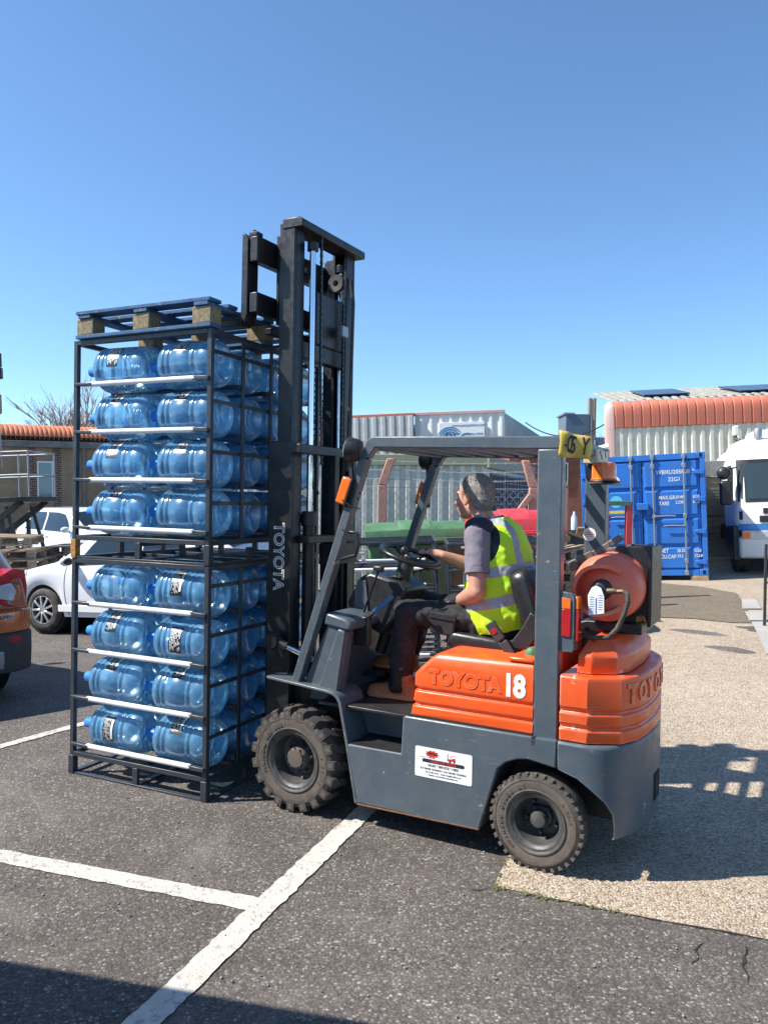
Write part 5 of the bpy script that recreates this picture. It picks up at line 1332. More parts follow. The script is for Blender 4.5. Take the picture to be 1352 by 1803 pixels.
suv=Car(4.2,1.80,[(0,1.05),(.12,1.30),(.5,1.52),(1.1,1.57),(2.0,1.55),(2.45,1.47),(3.1,1.08),(3.35,1.03),(3.85,.93),(4.1,.80),(4.2,.66)],
    [(0,1.02),(.5,1.04),(2.7,.97),(3.1,1.0),(3.8,.88),(4.2,.6)],hatch.half[:-3]+[(3.7,.97),(4.05,.86),(4.2,.64)],[(0,.68),(.6,.76),(2.3,.76),(3.0,.8),(3.2,.86),(4.2,.8)],(.72,3.30),[(0,.36),(.3,.28),(3.9,.26),(4.2,.38)],.33)
suv.mirx=2.72; suv.ws=[(2.48,.74),(3.08,.74),(3.08,1),(2.44,1)]; suv.rw=[(.12,.72),(.12,1),(.46,1),(.46,.72)]; suv.hl=[(3.65,.36),(4.06,.34),(4.02,.56),(3.67,.50)]; suv.tl=[(.02,.22),(.14,.22),(.18,.50),(.02,.50)]
SW=[[(.66,.452),(1.50,.445),(1.50,.66),(.92,.66)],[(1.58,.445),(2.74,.445),(2.30,.66),(1.58,.66)]]
hd_=R(-38); pB=at(78,905,18.2); dx=1.54
FCx=pB.x-dx*math.cos(hd_)+.85*math.sin(hd_)*-1*0; 
FC=empty('parked_car',far(pB.x-dx*math.cos(hd_)-.88*math.sin(hd_),18.2-dx*math.sin(hd_)+.88*math.cos(hd_),hd_,-.08,.5),'white crossover car with dark windows parked in front of the brick building','car')
fit_car(suv,M['carwhite'],FC,SW,None,[(2.84,.02,.44,.05),(1.54,.02,.44,0),(.92,.12,.44,0)],(1.72,.80))
# copper SUV, tail towards us, at the left edge
vit=Car(4.17,1.78,[(0,1.00),(.05,1.05),(.16,1.12),(.42,1.52),(.7,1.58),(1.9,1.60),(2.35,1.54),(2.95,1.12),(3.2,1.06),(3.8,.98),(4.1,.84),(4.17,.66)],
    [(0,.98),(.5,1.02),(2.7,.98),(3.1,1.0),(3.8,.88),(4.17,.6)],[(0,.80),(.06,.86),(.2,.93),(.6,1),(3.0,1),(3.6,.97),(4.0,.87),(4.17,.66)],[(0,.80),(.2,.66),(.6,.60),(2.3,.68),(3.0,.8),(3.2,.86),(4.17,.8)],(.80,3.30),[(0,.52),(.05,.46),(.3,.26),(3.9,.26),(4.17,.38)],.335)
vit.mirx=2.65; vit.ws=[(2.38,.74),(2.92,.74),(2.92,1),(2.34,1)]; vit.rw=[(.18,.70),(.18,1),(.42,1),(.42,.72)]; vit.hl=suv.hl; vit.tl=[(.004,.455),(.20,.455),(.28,.50),(.10,.50)]
VWn=[[(.66,.452),(1.50,.445),(1.50,.66),(.86,.66)],[(1.58,.445),(2.66,.445),(2.24,.66),(1.58,.66)]]
cr=at(52,1150,6.75); vh=math.atan2(.70,-.71)
# rear right corner at cr: local (0,-.89*.93)
vo=Vector((cr.x,6.75,0))-Matrix.Rotation(vh,3,'Z')@Vector((.02,-.80,0))
VC=empty('parked_car',Matrix.Translation((vo.x,vo.y,0))@Matrix.Rotation(vh,4,'Z'),'copper brown compact SUV seen from behind at the left edge with its red tail lamp','car')
fit_car(vit,M['carcopper'],VC,VWn,None,[(2.75,.02,.44,.05),(1.54,.02,.44,0),(.9,.12,.44,0)],(1.7,.78))
# rear bumper, lamps, badges
bp=[]
for k in range(25):
    t=-1+2*k/24; y=-t*.84; x=-.075+.17*abs(t)**6; bp.append((x,y))
def bump_band(z0,z1,o,name,m,top=0):
    rings=[]
    for x,y in bp: rings.append([(x-o,y*(1+o*.4),z0),(x-o-.012,y*(1+o*.4),(z0+z1)/2),(x-o,y*(1+o*.4),z1),(x+.30,y,z1),(x+.30,y,z0)])
    return MB().loft(rings).build(name,m,VC,.012)
bump_band(.595,.78,.0,'bumper_top',M['carcopper']); bump_band(.26,.594,.012,'rear_bumper',M['cargrey'])
rs=[]
for x,y in bp:
    if abs(y)<.60: rs.append([(x-.022,y,.30),(x-.036,y,.38),(x-.022,y,.46),(x+.1,y,.46),(x+.1,y,.30)])
MB().loft(rs).build('skid_plate',M['carsilver'],VC,.01)
for s in (-1,1):
    MB().bar((-.040,s*.46,.62),(-.028,s*.70,.635),.012,.05,(0,0,1)).build('reflector',M['red_lens'],VC,.004).location=(-.028,0,-.09)
    o=MB().loft([[(-.045,s*.46,.86),(-.02,s*.73,.79),(.07,s*.80,.83),(.20,s*.845,.96),(.13,s*.80,1.12),(.0,s*.66,1.135),(-.035,s*.50,1.06)],[(.06,s*.46,.86),(.06,s*.66,.79),(.14,s*.72,.83),(.22,s*.78,.96),(.17,s*.72,1.12),(.09,s*.58,1.135),(.07,s*.48,1.06)]]).build('tail_lamp',M['red_lens'],VC,.012)
    MB().prism([(s*.51,.895),(s*.63,.865),(s*.66,.945),(s*.62,1.02),(s*.53,1.0)],-.058,-.02,'x').build('reverse_lamp',M['lens'],o,.008)
tg_=MB().loft([[(-.02,y,.79) for y in (-.78,.78)]+[(.05,y,1.05) for y in (.74,-.74)],[(.05,y,.79) for y in (-.78,.78)]+[(.12,y,1.05) for y in (.74,-.74)]]).build('tailgate',M['carcopper'],VC,.02)
text('badge','VITARA',.075,M['chrome'],tg_,frame((-.006,-.52,.845),(0,-1,0),(.24,0,1)),.004,.002)
text('badge','ALLGRIP',.040,M['chrome'],VC,frame((-.082,-.56,.735),(0,-1,0),(0,0,1)),.003,.0015)
# ---------------------------------------------------------------- pallet piles
rn=random.Random(8); WD=(M['wood'],M['wood_old'])
def pile(x,y,rz,n,what,seed,top_tilt=0,mats=WD,base=0,L=1.2,W=1.0,f=far):
    rn=random.Random(seed); names=('bottom','second','third','fourth','fifth','sixth','seventh','eighth','ninth','tenth')
    for k in range(n):
        T=f(x,y,rz)@Matrix.Translation((rn.uniform(-.04,.04),rn.uniform(-.04,.04),base+.149*k))@Matrix.Rotation(rn.uniform(-.05,.05),4,'Z')
        if k==n-1 and top_tilt: T=T@Matrix.Translation((0,0,.06))@Matrix.Rotation(top_tilt,4,'Y')@Matrix.Rotation(.16,4,'Z')
        pos='topmost' if k==n-1 else ('lowest' if k==0 else f'{names[k]} from the ground')
        make_pallet(T,f'wooden pallet, {pos} in the {what}',mats,L,W,'wooden pallets in piles',.01,seed*20+k)
pile(-5.60,12.6,R(8),9,'pile under the access platform',1,.06)
pile(-4.95,13.7,R(4),8,'darker pile behind the upper rack post',2,0,(M['wood_old'],M['wood_old']))
pile(3.05,10.95,R(24),7,'rough pile behind the gas bottle',3,-.10,WD,0,1.2,.9)
# loose offcuts on that pile
rn=random.Random(4)
OFF=(('square broken block end on top of the pallet pile behind the gas bottle',0,0,0,.3),('short pale plank lying flat across the pallet pile behind the gas bottle',1,.12,.06,.5),('tilted broken plank end leaning on the pallet pile behind the gas bottle',1,.22,.10,1.4))
for lab,kd,dx,dz,rz in OFF:
    o=(MB().box(-.07,.07,-.05,.05,-.045,.045) if kd==0 else MB().box(-.22,.22,-.045,.045,-.011,.011)).build('wood_offcut',M['wood'],None,.004)
    p=at(992,985,10.9); p.x+=dx; p.z=gz(p.x,p.y)+1.20+dz
    o.matrix_world=Matrix.Translation(p)@Matrix.Rotation(rz,4,'Z')@Matrix.Rotation(.25*kd,4,'Y'); tag(o,lab,'offcut')
# ---------------------------------------------------------------- empty racks behind the truck
for k,(x,y,rz,lab) in enumerate(((.62,8.05,R(-2),'empty steel rack with white tubes behind the steering wheel, in front of the green bin'),(1.78,7.95,R(-3),'empty steel rack behind the driver, in front of the red bin'))):
    c=copy_tree(R1); c.matrix_world=far(x,y,rz); c['label']=lab
# ---------------------------------------------------------------- wheeled bins
def bin_(Mx,m,label,W=1.30,word=None):
    r=empty('wheeled_bin',Mx,label,'waste bin'); D=.95
    MB().loft([[(x*W/2*.88,y*D/2*.85,.16) for x,y in ((-1,-1),(1,-1),(1,1),(-1,1))],[(x*W/2*.97,y*D/2*.97,1.12) for x,y in ((-1,-1),(1,-1),(1,1),(-1,1))]]).build('body',m,r,.03)
    MB().box(-W/2-.02,W/2+.02,-D/2-.025,D/2+.02,1.12,1.20).build('rim',m,r,.015)
    rings=[]
    for k in range(9):
        a=PI*k/8; y=-D/2*1.02*math.cos(a); z=1.205+.20*math.sin(a)**.7
        rings.append([(-W/2-.01,y,z),(-W/6,y,z+.006),(-W/6+.02,y,z+.03*math.sin(a)),(W/6-.02,y,z+.03*math.sin(a)),(W/6,y,z+.006),(W/2+.01,y,z),(W/2+.01,y,1.20),(-W/2-.01,y,1.20)])
    MB().loft(rings).build('lid',m,r,.008,ang=30)
    MB().box(-W/2,W/2,-D/2-.06,-D/2-.03,1.145,1.175).build('lid_lip',m,r,.008)
    for x in (-.45,0,.45): MB().box(x-.03,x+.03,-D/2-.012,-D/2+.02,.25,1.1).build('body_rib',m,r,.01)
    for x in (-1,1):
        for y in (-1,1):
            MB().lathe([(.0005,-.025),(.095,-.025),(.1,0),(.095,.025),(.0005,.025)],18,(x*W*.36,y*.32,.10),'y').build('castor',M['rubber'],r)
        MB().tube([(x*(W/2+.02),-.12,1.0),(x*(W/2+.08),-.10,1.0),(x*(W/2+.08),.10,1.0),(x*(W/2+.02),.12,1.0)],.016,8).build('trunnion',M['galv'],r)
    if word: text('lettering',word,.115,M['white_print'],r,frame((.02,-D/2-.028,.93),(1,0,0),(0,.03,1)),.001,.004,sx=.92)
    return r
bin_(far(.50,11.35,R(2))@Matrix.Diagonal((1,1,1.06,1)),M['green'],'green four wheeled waste bin with a domed lid behind the empty rack',1.40)
bin_(far(1.78,10.4,R(-3))@Matrix.Diagonal((.90,1.0,1.15,1)),M['redbin'],'red four wheeled waste bin with white lettering behind the driver',1.34,'RECYCLABLE')
# ---------------------------------------------------------------- concrete post and chain link fence
FE=empty('chain_link_fence',far(-.05,12.2,0,0,0),'chain link fence on pinkish concrete posts with cranked tops and barbed wire','fence')
def fpost(x,lean=1,brace=False):
    o=MB().box(x-.075,x+.075,-.06,.06,0,2.02).loft([[(x-.075,-.06,2.02),(x+.075,-.06,2.02),(x+.075,.06,2.02),(x-.075,.06,2.02)],[(x-.065+lean*.13,-.05,2.44),(x+.055+lean*.13,-.05,2.44),(x+.055+lean*.13,.05,2.44),(x-.065+lean*.13,.05,2.44)]]).build('concrete_post',M['postpink'],FE,.015)
    if brace: MB().bar((x-.05,-.07,1.9),(x-.95,-.07,.65),.09,.09).build('concrete_brace',M['postpink'],FE,.012)
FX=(-2.9,.02,2.38,2.84)
for k,x in enumerate(FX): fpost(x,1 if k<2 else -1,k==2)
lk=MB(); d=.060; H0,H1=.03,2.0; w_=.0030
n=int((FX[-1]-FX[0])/(2*d))
for i in range(n):
    x0=FX[0]+i*2*d
    for s in (1,-1):
        # each wire zigzags upward
        k=0; z=H0; pts=[]
        while z<H1: pts.append((x0+(d if k%2==0 else 0)*(s) ,.065 if s>0 else .071,z)); z+=d*1.15; k+=1
        for a,b in zip(pts[:-1],pts[1:]):
            a=Vector(a);b=Vector(b); t=(b-a).normalized(); q=Vector((t.z,0,-t.x))*w_
            lk.add([a-q,a+q,b+q,b-q],[(0,1,2,3)])
tag(lk.build('chain_link',M['wire'],FE,ang=180),kind='stuff')
bw=MB()
for z,o in ((2.12,.03),(2.26,.07),(2.40,.115)):
    for a,b in zip(FX[:-1],FX[1:]):
        bw.tube([(a+o*(1 if a<1 else -1),0,z),((a+b)/2,0,z-.03),(b+o*(1 if b<1 else -1),0,z)],.005,4)
        for k in range(int((b-a)/.16)): x=a+k*.16; bw.bar((x-.012,-.01,z-.03),(x+.012,.01,z+.005),.004)
for z in (.1,1.0,1.99): bw.tube([(FX[0],.062,z),(FX[-1],.062,z)],.004,4)
bw.build('barbed_wire',M['wire'],FE)
# ---------------------------------------------------------------- cream steel shed
SH=empty('cream_shed',far(-2.6,14,0,-.02,.25),'low cream ribbed steel shed with an olive eaves trim behind the fence','shed')
ribbed(4.46,0,2.40,.195,.045).build('front_cladding',M['shed'],SH)
MB().box(-.03,4.50,-.07,.06,2.40,2.60).build('eaves_trim',M['shedtrim'],SH,.01)
sa=math.atan2(4.3,1.62)
sd_=empty('side_wall',Matrix.Identity(4),'','') ; bpy.data.objects.remove(sd_)
sw=MB().at(Matrix.Translation((4.46,.0,0))@Matrix.Rotation(sa,4,'Z')).box(0,4.6,0,.04,0,2.35).build('side_wall',M['shed'],SH)
MB().at(Matrix.Translation((4.47,-.02,0))@Matrix.Rotation(sa,4,'Z')).box(-.05,4.7,-.05,.10,2.36,2.58).build('side_trim',M['shedtrim'],SH,.01)
for k in range(3):
    x=.25+k*1.35
    o=MB().at(Matrix.Translation((4.46,.0,0))@Matrix.Rotation(sa,4,'Z')).box(x,x+1.15,-.02,-.001,1.15,2.28).build('window',M['dark'],SH)
    g_=MB().at(Matrix.Translation((4.46,.0,0))@Matrix.Rotation(sa,4,'Z'))
    for q in range(9): g_.box(x+q*.14,x+q*.14+.012,-.035,-.025,1.15,2.28)
    for q in range(9): g_.box(x,x+1.15,-.048,-.036,1.17+q*.135,1.182+q*.135)
    g_.build('window_mesh',M['wire'],o)
MB().add([(0,0,2.52),(4.46,0,2.52),(6.0,4.3,2.52),(0,4.3,2.52),(0,0,2.56),(4.46,0,2.56),(6.0,4.3,2.56),(0,4.3,2.56)],[(0,3,2,1),(4,5,6,7),(0,1,5,4),(1,2,6,5),(2,3,7,6),(3,0,4,7)]).build('roof',M['asb'],SH)
# ---------------------------------------------------------------- grey warehouse with the signboard
WHX=at(740,733,40)
WH=empty('grey_warehouse',far(at(612,735,42).x,40.6,R(-7),0,.75),'large grey clad warehouse with a white company signboard and faded pink edge trim','warehouse')
a0=at(612,735,40); a1=at(742,731,40); a2=at(899,722,40)
x1=a1.x-a0.x; x2=a2.x-a0.x; Hw=6.10
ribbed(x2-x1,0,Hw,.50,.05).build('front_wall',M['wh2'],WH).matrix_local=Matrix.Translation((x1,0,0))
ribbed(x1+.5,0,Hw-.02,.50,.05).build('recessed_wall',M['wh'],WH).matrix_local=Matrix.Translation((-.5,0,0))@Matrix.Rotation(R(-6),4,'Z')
MB().box(x1,x2+.02,-.09,.05,Hw,Hw+.16).build('parapet_trim',M['pinkcorner'],WH,.02)
MB().box(-.5,x1,-.09,.45,Hw-.02,Hw+.12).build('parapet_trim',M['fascia'],WH,.02).matrix_local=Matrix.Rotation(R(-3),4,'Z')
MB().box(-1.3,-.45,-.4,.6,0,Hw).build('corner_trim',M['pinkcorner'],WH,.12)
# gable side running back to the right
gs=Matrix.Translation((x2,.0,0))@Matrix.Rotation(R(62),4,'Z')
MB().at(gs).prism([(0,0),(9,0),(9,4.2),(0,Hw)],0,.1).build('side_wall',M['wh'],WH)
MB().box(0,x2,.6,9,Hw-.6,Hw-.4).build('roof',M['asb'],WH)
sb=MB().box(0,2.3,-.14,-.055,4.55,5.68).build('signboard',M['white'],WH,.01); sb.location=(at(784,765,40).x-a0.x,0,0)
sw_=pm('sign_blue',(.03,.20,.42),.6)
text('lettering','PEC',.62,sw_,sb,frame((.95,-.145,4.88),(1,0,0),(0,0,1)),.004,.012,sx=1.25)
text('lettering','www.pecsystems.com',.19,sw_,sb,frame((1.5,-.145,5.52),(1,0,0),(0,0,1)),.004,.0)
text('lettering','INDUSTRIAL SYSTEMS',.14,sw_,sb,frame((1.75,-.145,5.06),(1,0,0),(0,0,1)),.004,.0,sx=.7)
text('lettering','MAINTENANCE',.14,sw_,sb,frame((1.75,-.145,4.84),(1,0,0),(0,0,1)),.004,.0,sx=.7)
am=MB()
for r_ in (.34,.46,.58): am.tube([(.55+r_*1.1*math.cos(a),-.15,4.86+r_*math.sin(a)) for a in [R(30+k*15) for k in range(11)]],[.012+.02*math.sin(PI*k/10) for k in range(11)],6)
am.build('emblem',sw_,sb)
w_=MB().box(.9,1.7,-.2,-.12,3.6,4.9).build('window',M['fascia'],WH,.02); MB().box(1.0,1.6,-.22,-.201,3.7,4.8).build('pane',M['glass2'],w_)
# ---------------------------------------------------------------- right hand building
RBW=empty('clad_building',far(at(1092,740,30).x,30,R(-7),.0),'cream ribbed building with a terracotta curved eaves band and solar panels','building')
ribbed(14,0,4.75,.335,.05).build('wall_cladding',M['shed'],RBW)
n=42; pt=14/n; rings=[]
for y,z in ((-.07,4.74),(-.07,5.20),(-.06,5.42),(-.01,5.58),(.12,5.70),(.34,5.79)):
    rings.append([(0,y,z),(.030,y,z),(.055,y-.030,z+.010),(pt-.025,y-.030,z+.010),(pt-.001,y,z),(pt-.001,y+.03,z-.02),(0,y+.03,z-.02)])
EPM=MB().loft(rings).mesh('eaves_panel',M['fascia'])
for k in range(n): link('eaves_panel',EPM,RBW).location=(k*pt,0,0)
MB().box(0,14,.0,.05,4.76,5.45).build('eaves_backing',M['fascia'],RBW)
MB().loft([[(-.36,-.02,z),(-.20,-.10,z),(0,-.10,z),(0,.2,z),(-.36,.2,z)] for z in (0,4.7,5.2)]+[[(-.32,.05,5.5),(-.18,-.02,5.55),(0,-.02,5.58),(0,.3,5.58),(-.32,.3,5.5)],[(-.24,.4,5.74),(-.16,.3,5.80),(0,.3,5.80),(0,.8,5.80),(-.24,.8,5.74)]]).build('corner_trim',M['pinkcorner'],RBW,.04)
ro=MB()
for k in range(42):
    x=k*pt; ro.loft([[(x,y,z),(x+.09,y,z+.07),(x+.20,y,z+.07),(x+.29,y,z),(x+pt,y,z)] for y,z in ((.3,5.78),(5.5,6.80))],False,False)
ro.build('roof_sheets',M['asb'],RBW)
def spanel(x,w,label=None):
    sl=math.atan2(1.02,5.2); T=Matrix.Translation((x,1.1,6.06))@Matrix.Rotation(sl,4,'X')
    o=MB().box(0,w,0,2.9,0,.05).build('solar_panel',M['solar'],RBW); o.matrix_local=T
    g=MB()
    for k in range(1,4): g.box(0,w,k*.72,k*.72+.02,.0505,.054)
    for k in range(0,int(w/1.0)+1): g.box(min(w-.03,k*1.0),min(w,k*1.0+.03),0,2.9,.0545,.058)
    g.build('panel_frame',M['galv'],o)
spanel(1.35,1.75); spanel(5.0,1.65); spanel(6.68,1.65); spanel(8.36,1.65); spanel(10.1,1.65)
MB().box(4.25,4.42,-.42,-.18,4.25,4.62).build('security_camera',M['white'],RBW,.03)
MB().tube([(4.33,-.25,4.25),(4.33,-.40,4.10),(4.40,-.52,4.02)],.06,10).build('camera_lens',M['black'],RBW)
MB().bar((4.4,-.12,4.12),(8.0,-.12,4.20),.06).build('conduit',M['white'],RBW)
MB().bar((1.9,-.062,3.05),(4.2,-.062,3.05),.03).build('cladding_joint',M['wh'],RBW)
MB().tube([(-.75,-.3,0),(-.75,-.3,3.7),(-.62,-.3,3.95),(-.3,-.3,4.02)],.13,12).build('flue_pipe',M['white'],RBW)
# timber lean-to between container and lorry
TS=empty('timber_shed',far(at(1243,900,21).x-.4,21,R(-4)),'grey weatherboarded timber shed with a louvre between the container and the lorry','shed')
for k in range(13):
    MB().loft([[(0,-.0,z),(2.6,-.0,z),(2.6,-.035,z),(0,-.035,z)] if False else [(0,0,z),(2.6,0,z),(2.6,-.04,z),(0,-.04,z)] for z in (.02+k*.168,)]+[[(0,0,.02+k*.168+.166),(2.6,0,.02+k*.168+.166),(2.6,-.012,.02+k*.168+.166),(0,-.012,.02+k*.168+.166)]]).build('weatherboard',M['timber'],TS)
MB().box(-.1,2.7,-.12,.1,2.21,2.62).build('fascia_board',M['gutter'],TS,.01)
lv=MB().box(.15,.85,-.07,-.041,1.15,1.95).build('louvre',M['timber'],TS,.01)
for k in range(9): MB().box(.19,.81,-.085,-.0705,1.20+k*.08,1.245+k*.08).build('louvre_blade',M['gutter'],lv)
# ---------------------------------------------------------------- blue shipping container
cc=at(1138,1004,16); CRZ=R(-19)
SC=empty('shipping_container',far(cc.x,16.1,CRZ,gz(cc.x,16)+.10,1.15),'blue shipping container with white markings and galvanised locking bars','container')
cw_,chh,cd=2.44,2.50,5.9; cm_=M['contain']
MB().box(-cw_/2+.06,cw_/2-.06,.12,cd,.16,chh-.06).build('body',cm_,SC)
for s in (-1,1):
    MB().box(s*cw_/2-(.10 if s>0 else 0),s*cw_/2+(0 if s>0 else .10),0,.16,.12,chh-.12).build('corner_post',cm_,SC,.008)
    for z in (0,chh-.13):
        o=MB().box(s*cw_/2-(.165 if s>0 else -.003),s*cw_/2+(.003 if s>0 else .165),-.006,.18,z,z+.13).build('corner_casting',cm_,SC,.012)
        MB().prism(rrect(.06,.085,.028),-.0085,-.0062,'y').build('slot',M['dark'],o).location=(s*cw_/2-s*.08,0,z+.065)
MB().box(-cw_/2+.17,cw_/2-.17,.0,.14,chh-.13,chh-.01).build('header_rail',cm_,SC,.006)
MB().box(-cw_/2+.17,cw_/2-.17,.0,.14,.0,.12).build('sill_rail',cm_,SC,.006)
for s in (-1,1):
    x0,x1=(.012,cw_/2-.115) if s>0 else (-cw_/2+.115,-.012)
    D=MB().box(x0,x1,.045,.09,.135,chh-.145).build('door',cm_,SC,.004)
    w2=x1-x0; e=.16
    # raised pressed panels between recessed bands
    zs=[(.16,.55),(.66,1.14),(1.25,1.72),(1.83,2.33)]
    for z0,z1 in zs:
        MB().loft([[(x0+.03,.0445,z0-.03),(x1-.03,.0445,z0-.03),(x1-.03,.0445,z1+.03),(x0+.03,.0445,z1+.03)],[(x0+.06,.008,z0+.005),(x1-.06,.008,z0+.005),(x1-.06,.008,z1-.005),(x0+.06,.008,z1-.005)]]).build('door_panel',cm_,D)
    for xb in ((x0+.20,x0+.80) if s>0 else (x1-.20,x1-.80)):
        b=MB().tube([(xb,-.035,.05),(xb,-.035,chh-.06)],.019,10).build('locking_bar',M['galv'],D)
        for z in (.06,.30,1.22,2.24,chh-.07): MB().box(xb-.035,xb+.035,-.055,.0075,z-.045,z+.045).build('bar_bracket',M['galv'],b,.008)
        zz=1.02 if xb in (x0+.80,x1-.80) else 1.22
        dr=-1 if xb in (x0+.80,) else 1
        MB().tube([(xb,-.06,zz),(xb+dr*.30*s*(1 if s>0 else 1),-.065,zz+.01),(xb+dr*.42*s,-.06,zz)],.014,8).build('bar_handle',M['galv'],b)
    for z in (.28,.90,1.55,2.10): MB().prism([(s*(cw_/2-.24),z-.03),(s*(cw_/2-.02),z-.055),(s*(cw_/2-.02),z+.055),(s*(cw_/2-.24),z+.03)],-.03,.0,'y').build('hinge',cm_,D,.008)
MB().box(-.115,.115,-.10,.0,1.36,1.50).build('lock_box',cm_,SC,.01)
X0=.04
def ct(s,x,z,size,al='LEFT',sx=.8): text('lettering',s,size,M['white_print'],SC,frame((x+X0,.004,z),(1,0,0),(0,0,1)),.001,.0012,al,sx)
ct('WBXU205808',.235,2.115,.118,sx=.92); ct('2',.93,2.115,.118); ct('22G1',.47,1.965,.118,sx=.9)
ct('MAX.GR.',.275,1.595,.108); ct('TARE',.275,1.475,.108)
for k,(a,b) in enumerate((('30.480','KGS'),('2.230','KGS'))): ct(a,.60,1.60-k*.105,.085); ct(b,.93,1.60-k*.105,.085)
ct('NET',.275,.505,.108); ct('CU.CAP.',.275,.385,.108)
for k,(a,b) in enumerate((('28.250','KGS'),('33.2','CU.M'))): ct(a,.60,.505-k*.105,.085); ct(b,.93,.505-k*.105,.085)
def disc(x,z,r,m,nm): 
    o=MB().lathe([(.0005,0),(r,0),(r,-.003),(.0005,-.003)],24,(0,0,0),'y').build(nm,m,SC); o.location=(x,.0075,z); return o
disc(-.52,1.985,.085,M['white_print'],'sticker'); d_=disc(-.52,1.545,.125,M['bluelt'],'sticker')
MB().box(-.09,.09,-.0036,-.0031,-.012,.012).box(-.07,.07,-.0036,-.0031,-.035,-.022).build('print',M['contain'],d_)
MB().box(-.72,-.36,.004,.0075,1.30,1.36).build('sticker',M['yellow'],SC)
tag(MB().box(-.22,.12,-.12,.12,0,.11).build('support_block',M['wood'],None,.01),'wooden block wedged under the right corner of the blue container','block')
bpy.data.objects['support_block'].matrix_world=SC.matrix_world@Matrix.Translation((cw_/2-.12,.1,-.115))
# ---------------------------------------------------------------- lorry
lo=at(1296,1000,16.6)
LO=empty('lorry',far(lo.x+.02,16.6,R(-17),gz(lo.x,16.6)),'white and blue lorry cab facing us at the right edge with black mirrors','lorry')
Wc=2.45
ss=[(0,.0),(0,.0)]
def csec(z,fy,ins,rr=.16): return [(x,y+fy,z) for x,y in ((ins,1.9),(ins,rr*1.6),(ins+rr*.35,rr*.5),(ins+rr,0),(Wc/2,-.05),(Wc-ins-rr,0),(Wc-ins-rr*.35,rr*.5),(Wc-ins,rr*1.6),(Wc-ins,1.9))]
MB().loft([csec(z,f_,i_) for z,f_,i_ in ((.95,-.02,.02),(1.15,-.04,.0),(1.55,-.03,.0),(1.85,.02,.01),(2.40,.14,.04),(2.72,.26,.09),(2.85,.40,.16),(2.92,.62,.25))]).build('cab',M['white'],LO,.01,ang=45)
def cpatch(nm,m,x0,x1,z0,z1,o=.012,parent=None):
    def f(i,j):
        z=z0+(z1-z0)*j; x=x0+(x1-x0)*i
        tab=[(.95,-.02),(1.15,-.04),(1.55,-.03),(1.85,.02),(2.40,.14),(2.72,.26)]; fy=lerp(tab,z)
        xi=min(x,Wc-x); rr=.16; yy=(-.05*min(1,(xi-rr)/(Wc/2-rr)) if xi>rr else rr*.5*(rr-xi)/(rr*.65)*1.0)
        return Vector((x,fy+yy-o,z))
    return MB().grid(f,16,6).build(nm,m,parent or LO,ang=60)
cpatch('windscreen',M['glass3'],.12,Wc-.12,1.62,2.38); cpatch('windscreen_surround',M['black'],.05,Wc-.05,1.55,2.46,.006)
for xs in (-.006,Wc+.001): MB().prism([(.36,1.62),(1.25,1.62),(1.25,2.36),(.52,2.36)],xs,xs+.005,'x').build('side_window',M['glass3'],LO)
for xs in (-.012,Wc+.002): MB().box(xs,xs+.010,.20,1.6,.45,.94).build('side_skirt',M['black'],LO,.002)
cpatch('grille_vent',M['black'],.52,.95,1.30,1.42); cpatch('grille',M['black'],.45,Wc-.45,1.12,1.26)
cpatch('blue_band',M['truckblue'],.05,Wc-.05,.96,1.09,.02)
MB().box(.05,Wc-.05,-.10,.55,.36,.82).build('bumper',M['wh2'],LO,.06)
for s in (0,1):
    x0=.10 if s==0 else Wc-.62
    h_=MB().box(x0,x0+.52,-.115,.1,.76,.95).build('headlight',M['lens'],LO,.03); MB().box(x0-.0,x0+.16,-.125,-.1155,.79,.92).build('indicator_lens',M['amber'],h_,.01)
    xx=-.22 if s==0 else Wc+.22
    MB().bar((.05 if s==0 else Wc-.05,.12,2.3),(xx,-.02,2.25),.03).build('mirror_arm',M['black'],LO)
    o=MB(); E_(o,Vector((xx,-.02,2.18)),.14,.10,.14); o.build('mirror',M['black'],LO)
    MB().box(xx-.09,xx+.17,-.08,.06,1.50,2.02).build('mirror',M['black'],LO,.05)
    cpatch('air_deflector',M['black'],.07 if s==0 else Wc-.13,.13 if s==0 else Wc-.07,1.18,1.36)
    xw=.16 if s==0 else Wc-.16
    w=MB().lathe([(.30,-.14),(.44,-.14),(.50,-.10),(.50,.12),(.44,.14),(.30,.14)],32,(xw,.85,.50),'x',False).build('wheel',M['rubber'],LO); MB().lathe([(.0005,-.10),(.30,-.12),(.30,.1),(.0005,.1)],28,(xw,.85,.50),'x').build('rim',M['alloy'],w)
MB().box(.0,.02,.3,1.6,.85,1.0).box(Wc-.02,Wc,.3,1.6,.85,1.0).build('wheel_arch',M['black'],LO)
MB().box(.2,Wc-.2,.35,7.5,.55,.95).build('frame',M['black'],LO)
MB().box(-.06,.10,.10,.50,.30,1.05).build('step',M['black'],LO,.03)
tk=MB().loft([[(Wc/2+.98*math.cos(a),y,2.15+.98*math.sin(a)) for a in [2*PI*k/28 for k in range(28)]] for y in (2.2,7.4)]).build('tank',M['wh2'],LO,.05)
MB().box(Wc/2-.75,Wc/2+.6,.75,1.9,2.93,3.12).build('roof_deflector',M['white'],LO,.08)
MB().lathe([(.0005,0),(.08,0),(.09,.16),(.07,.2),(.0005,.2)],14,(.55,.55,2.93),'z').build('roof_beacon',M['galv'],LO)
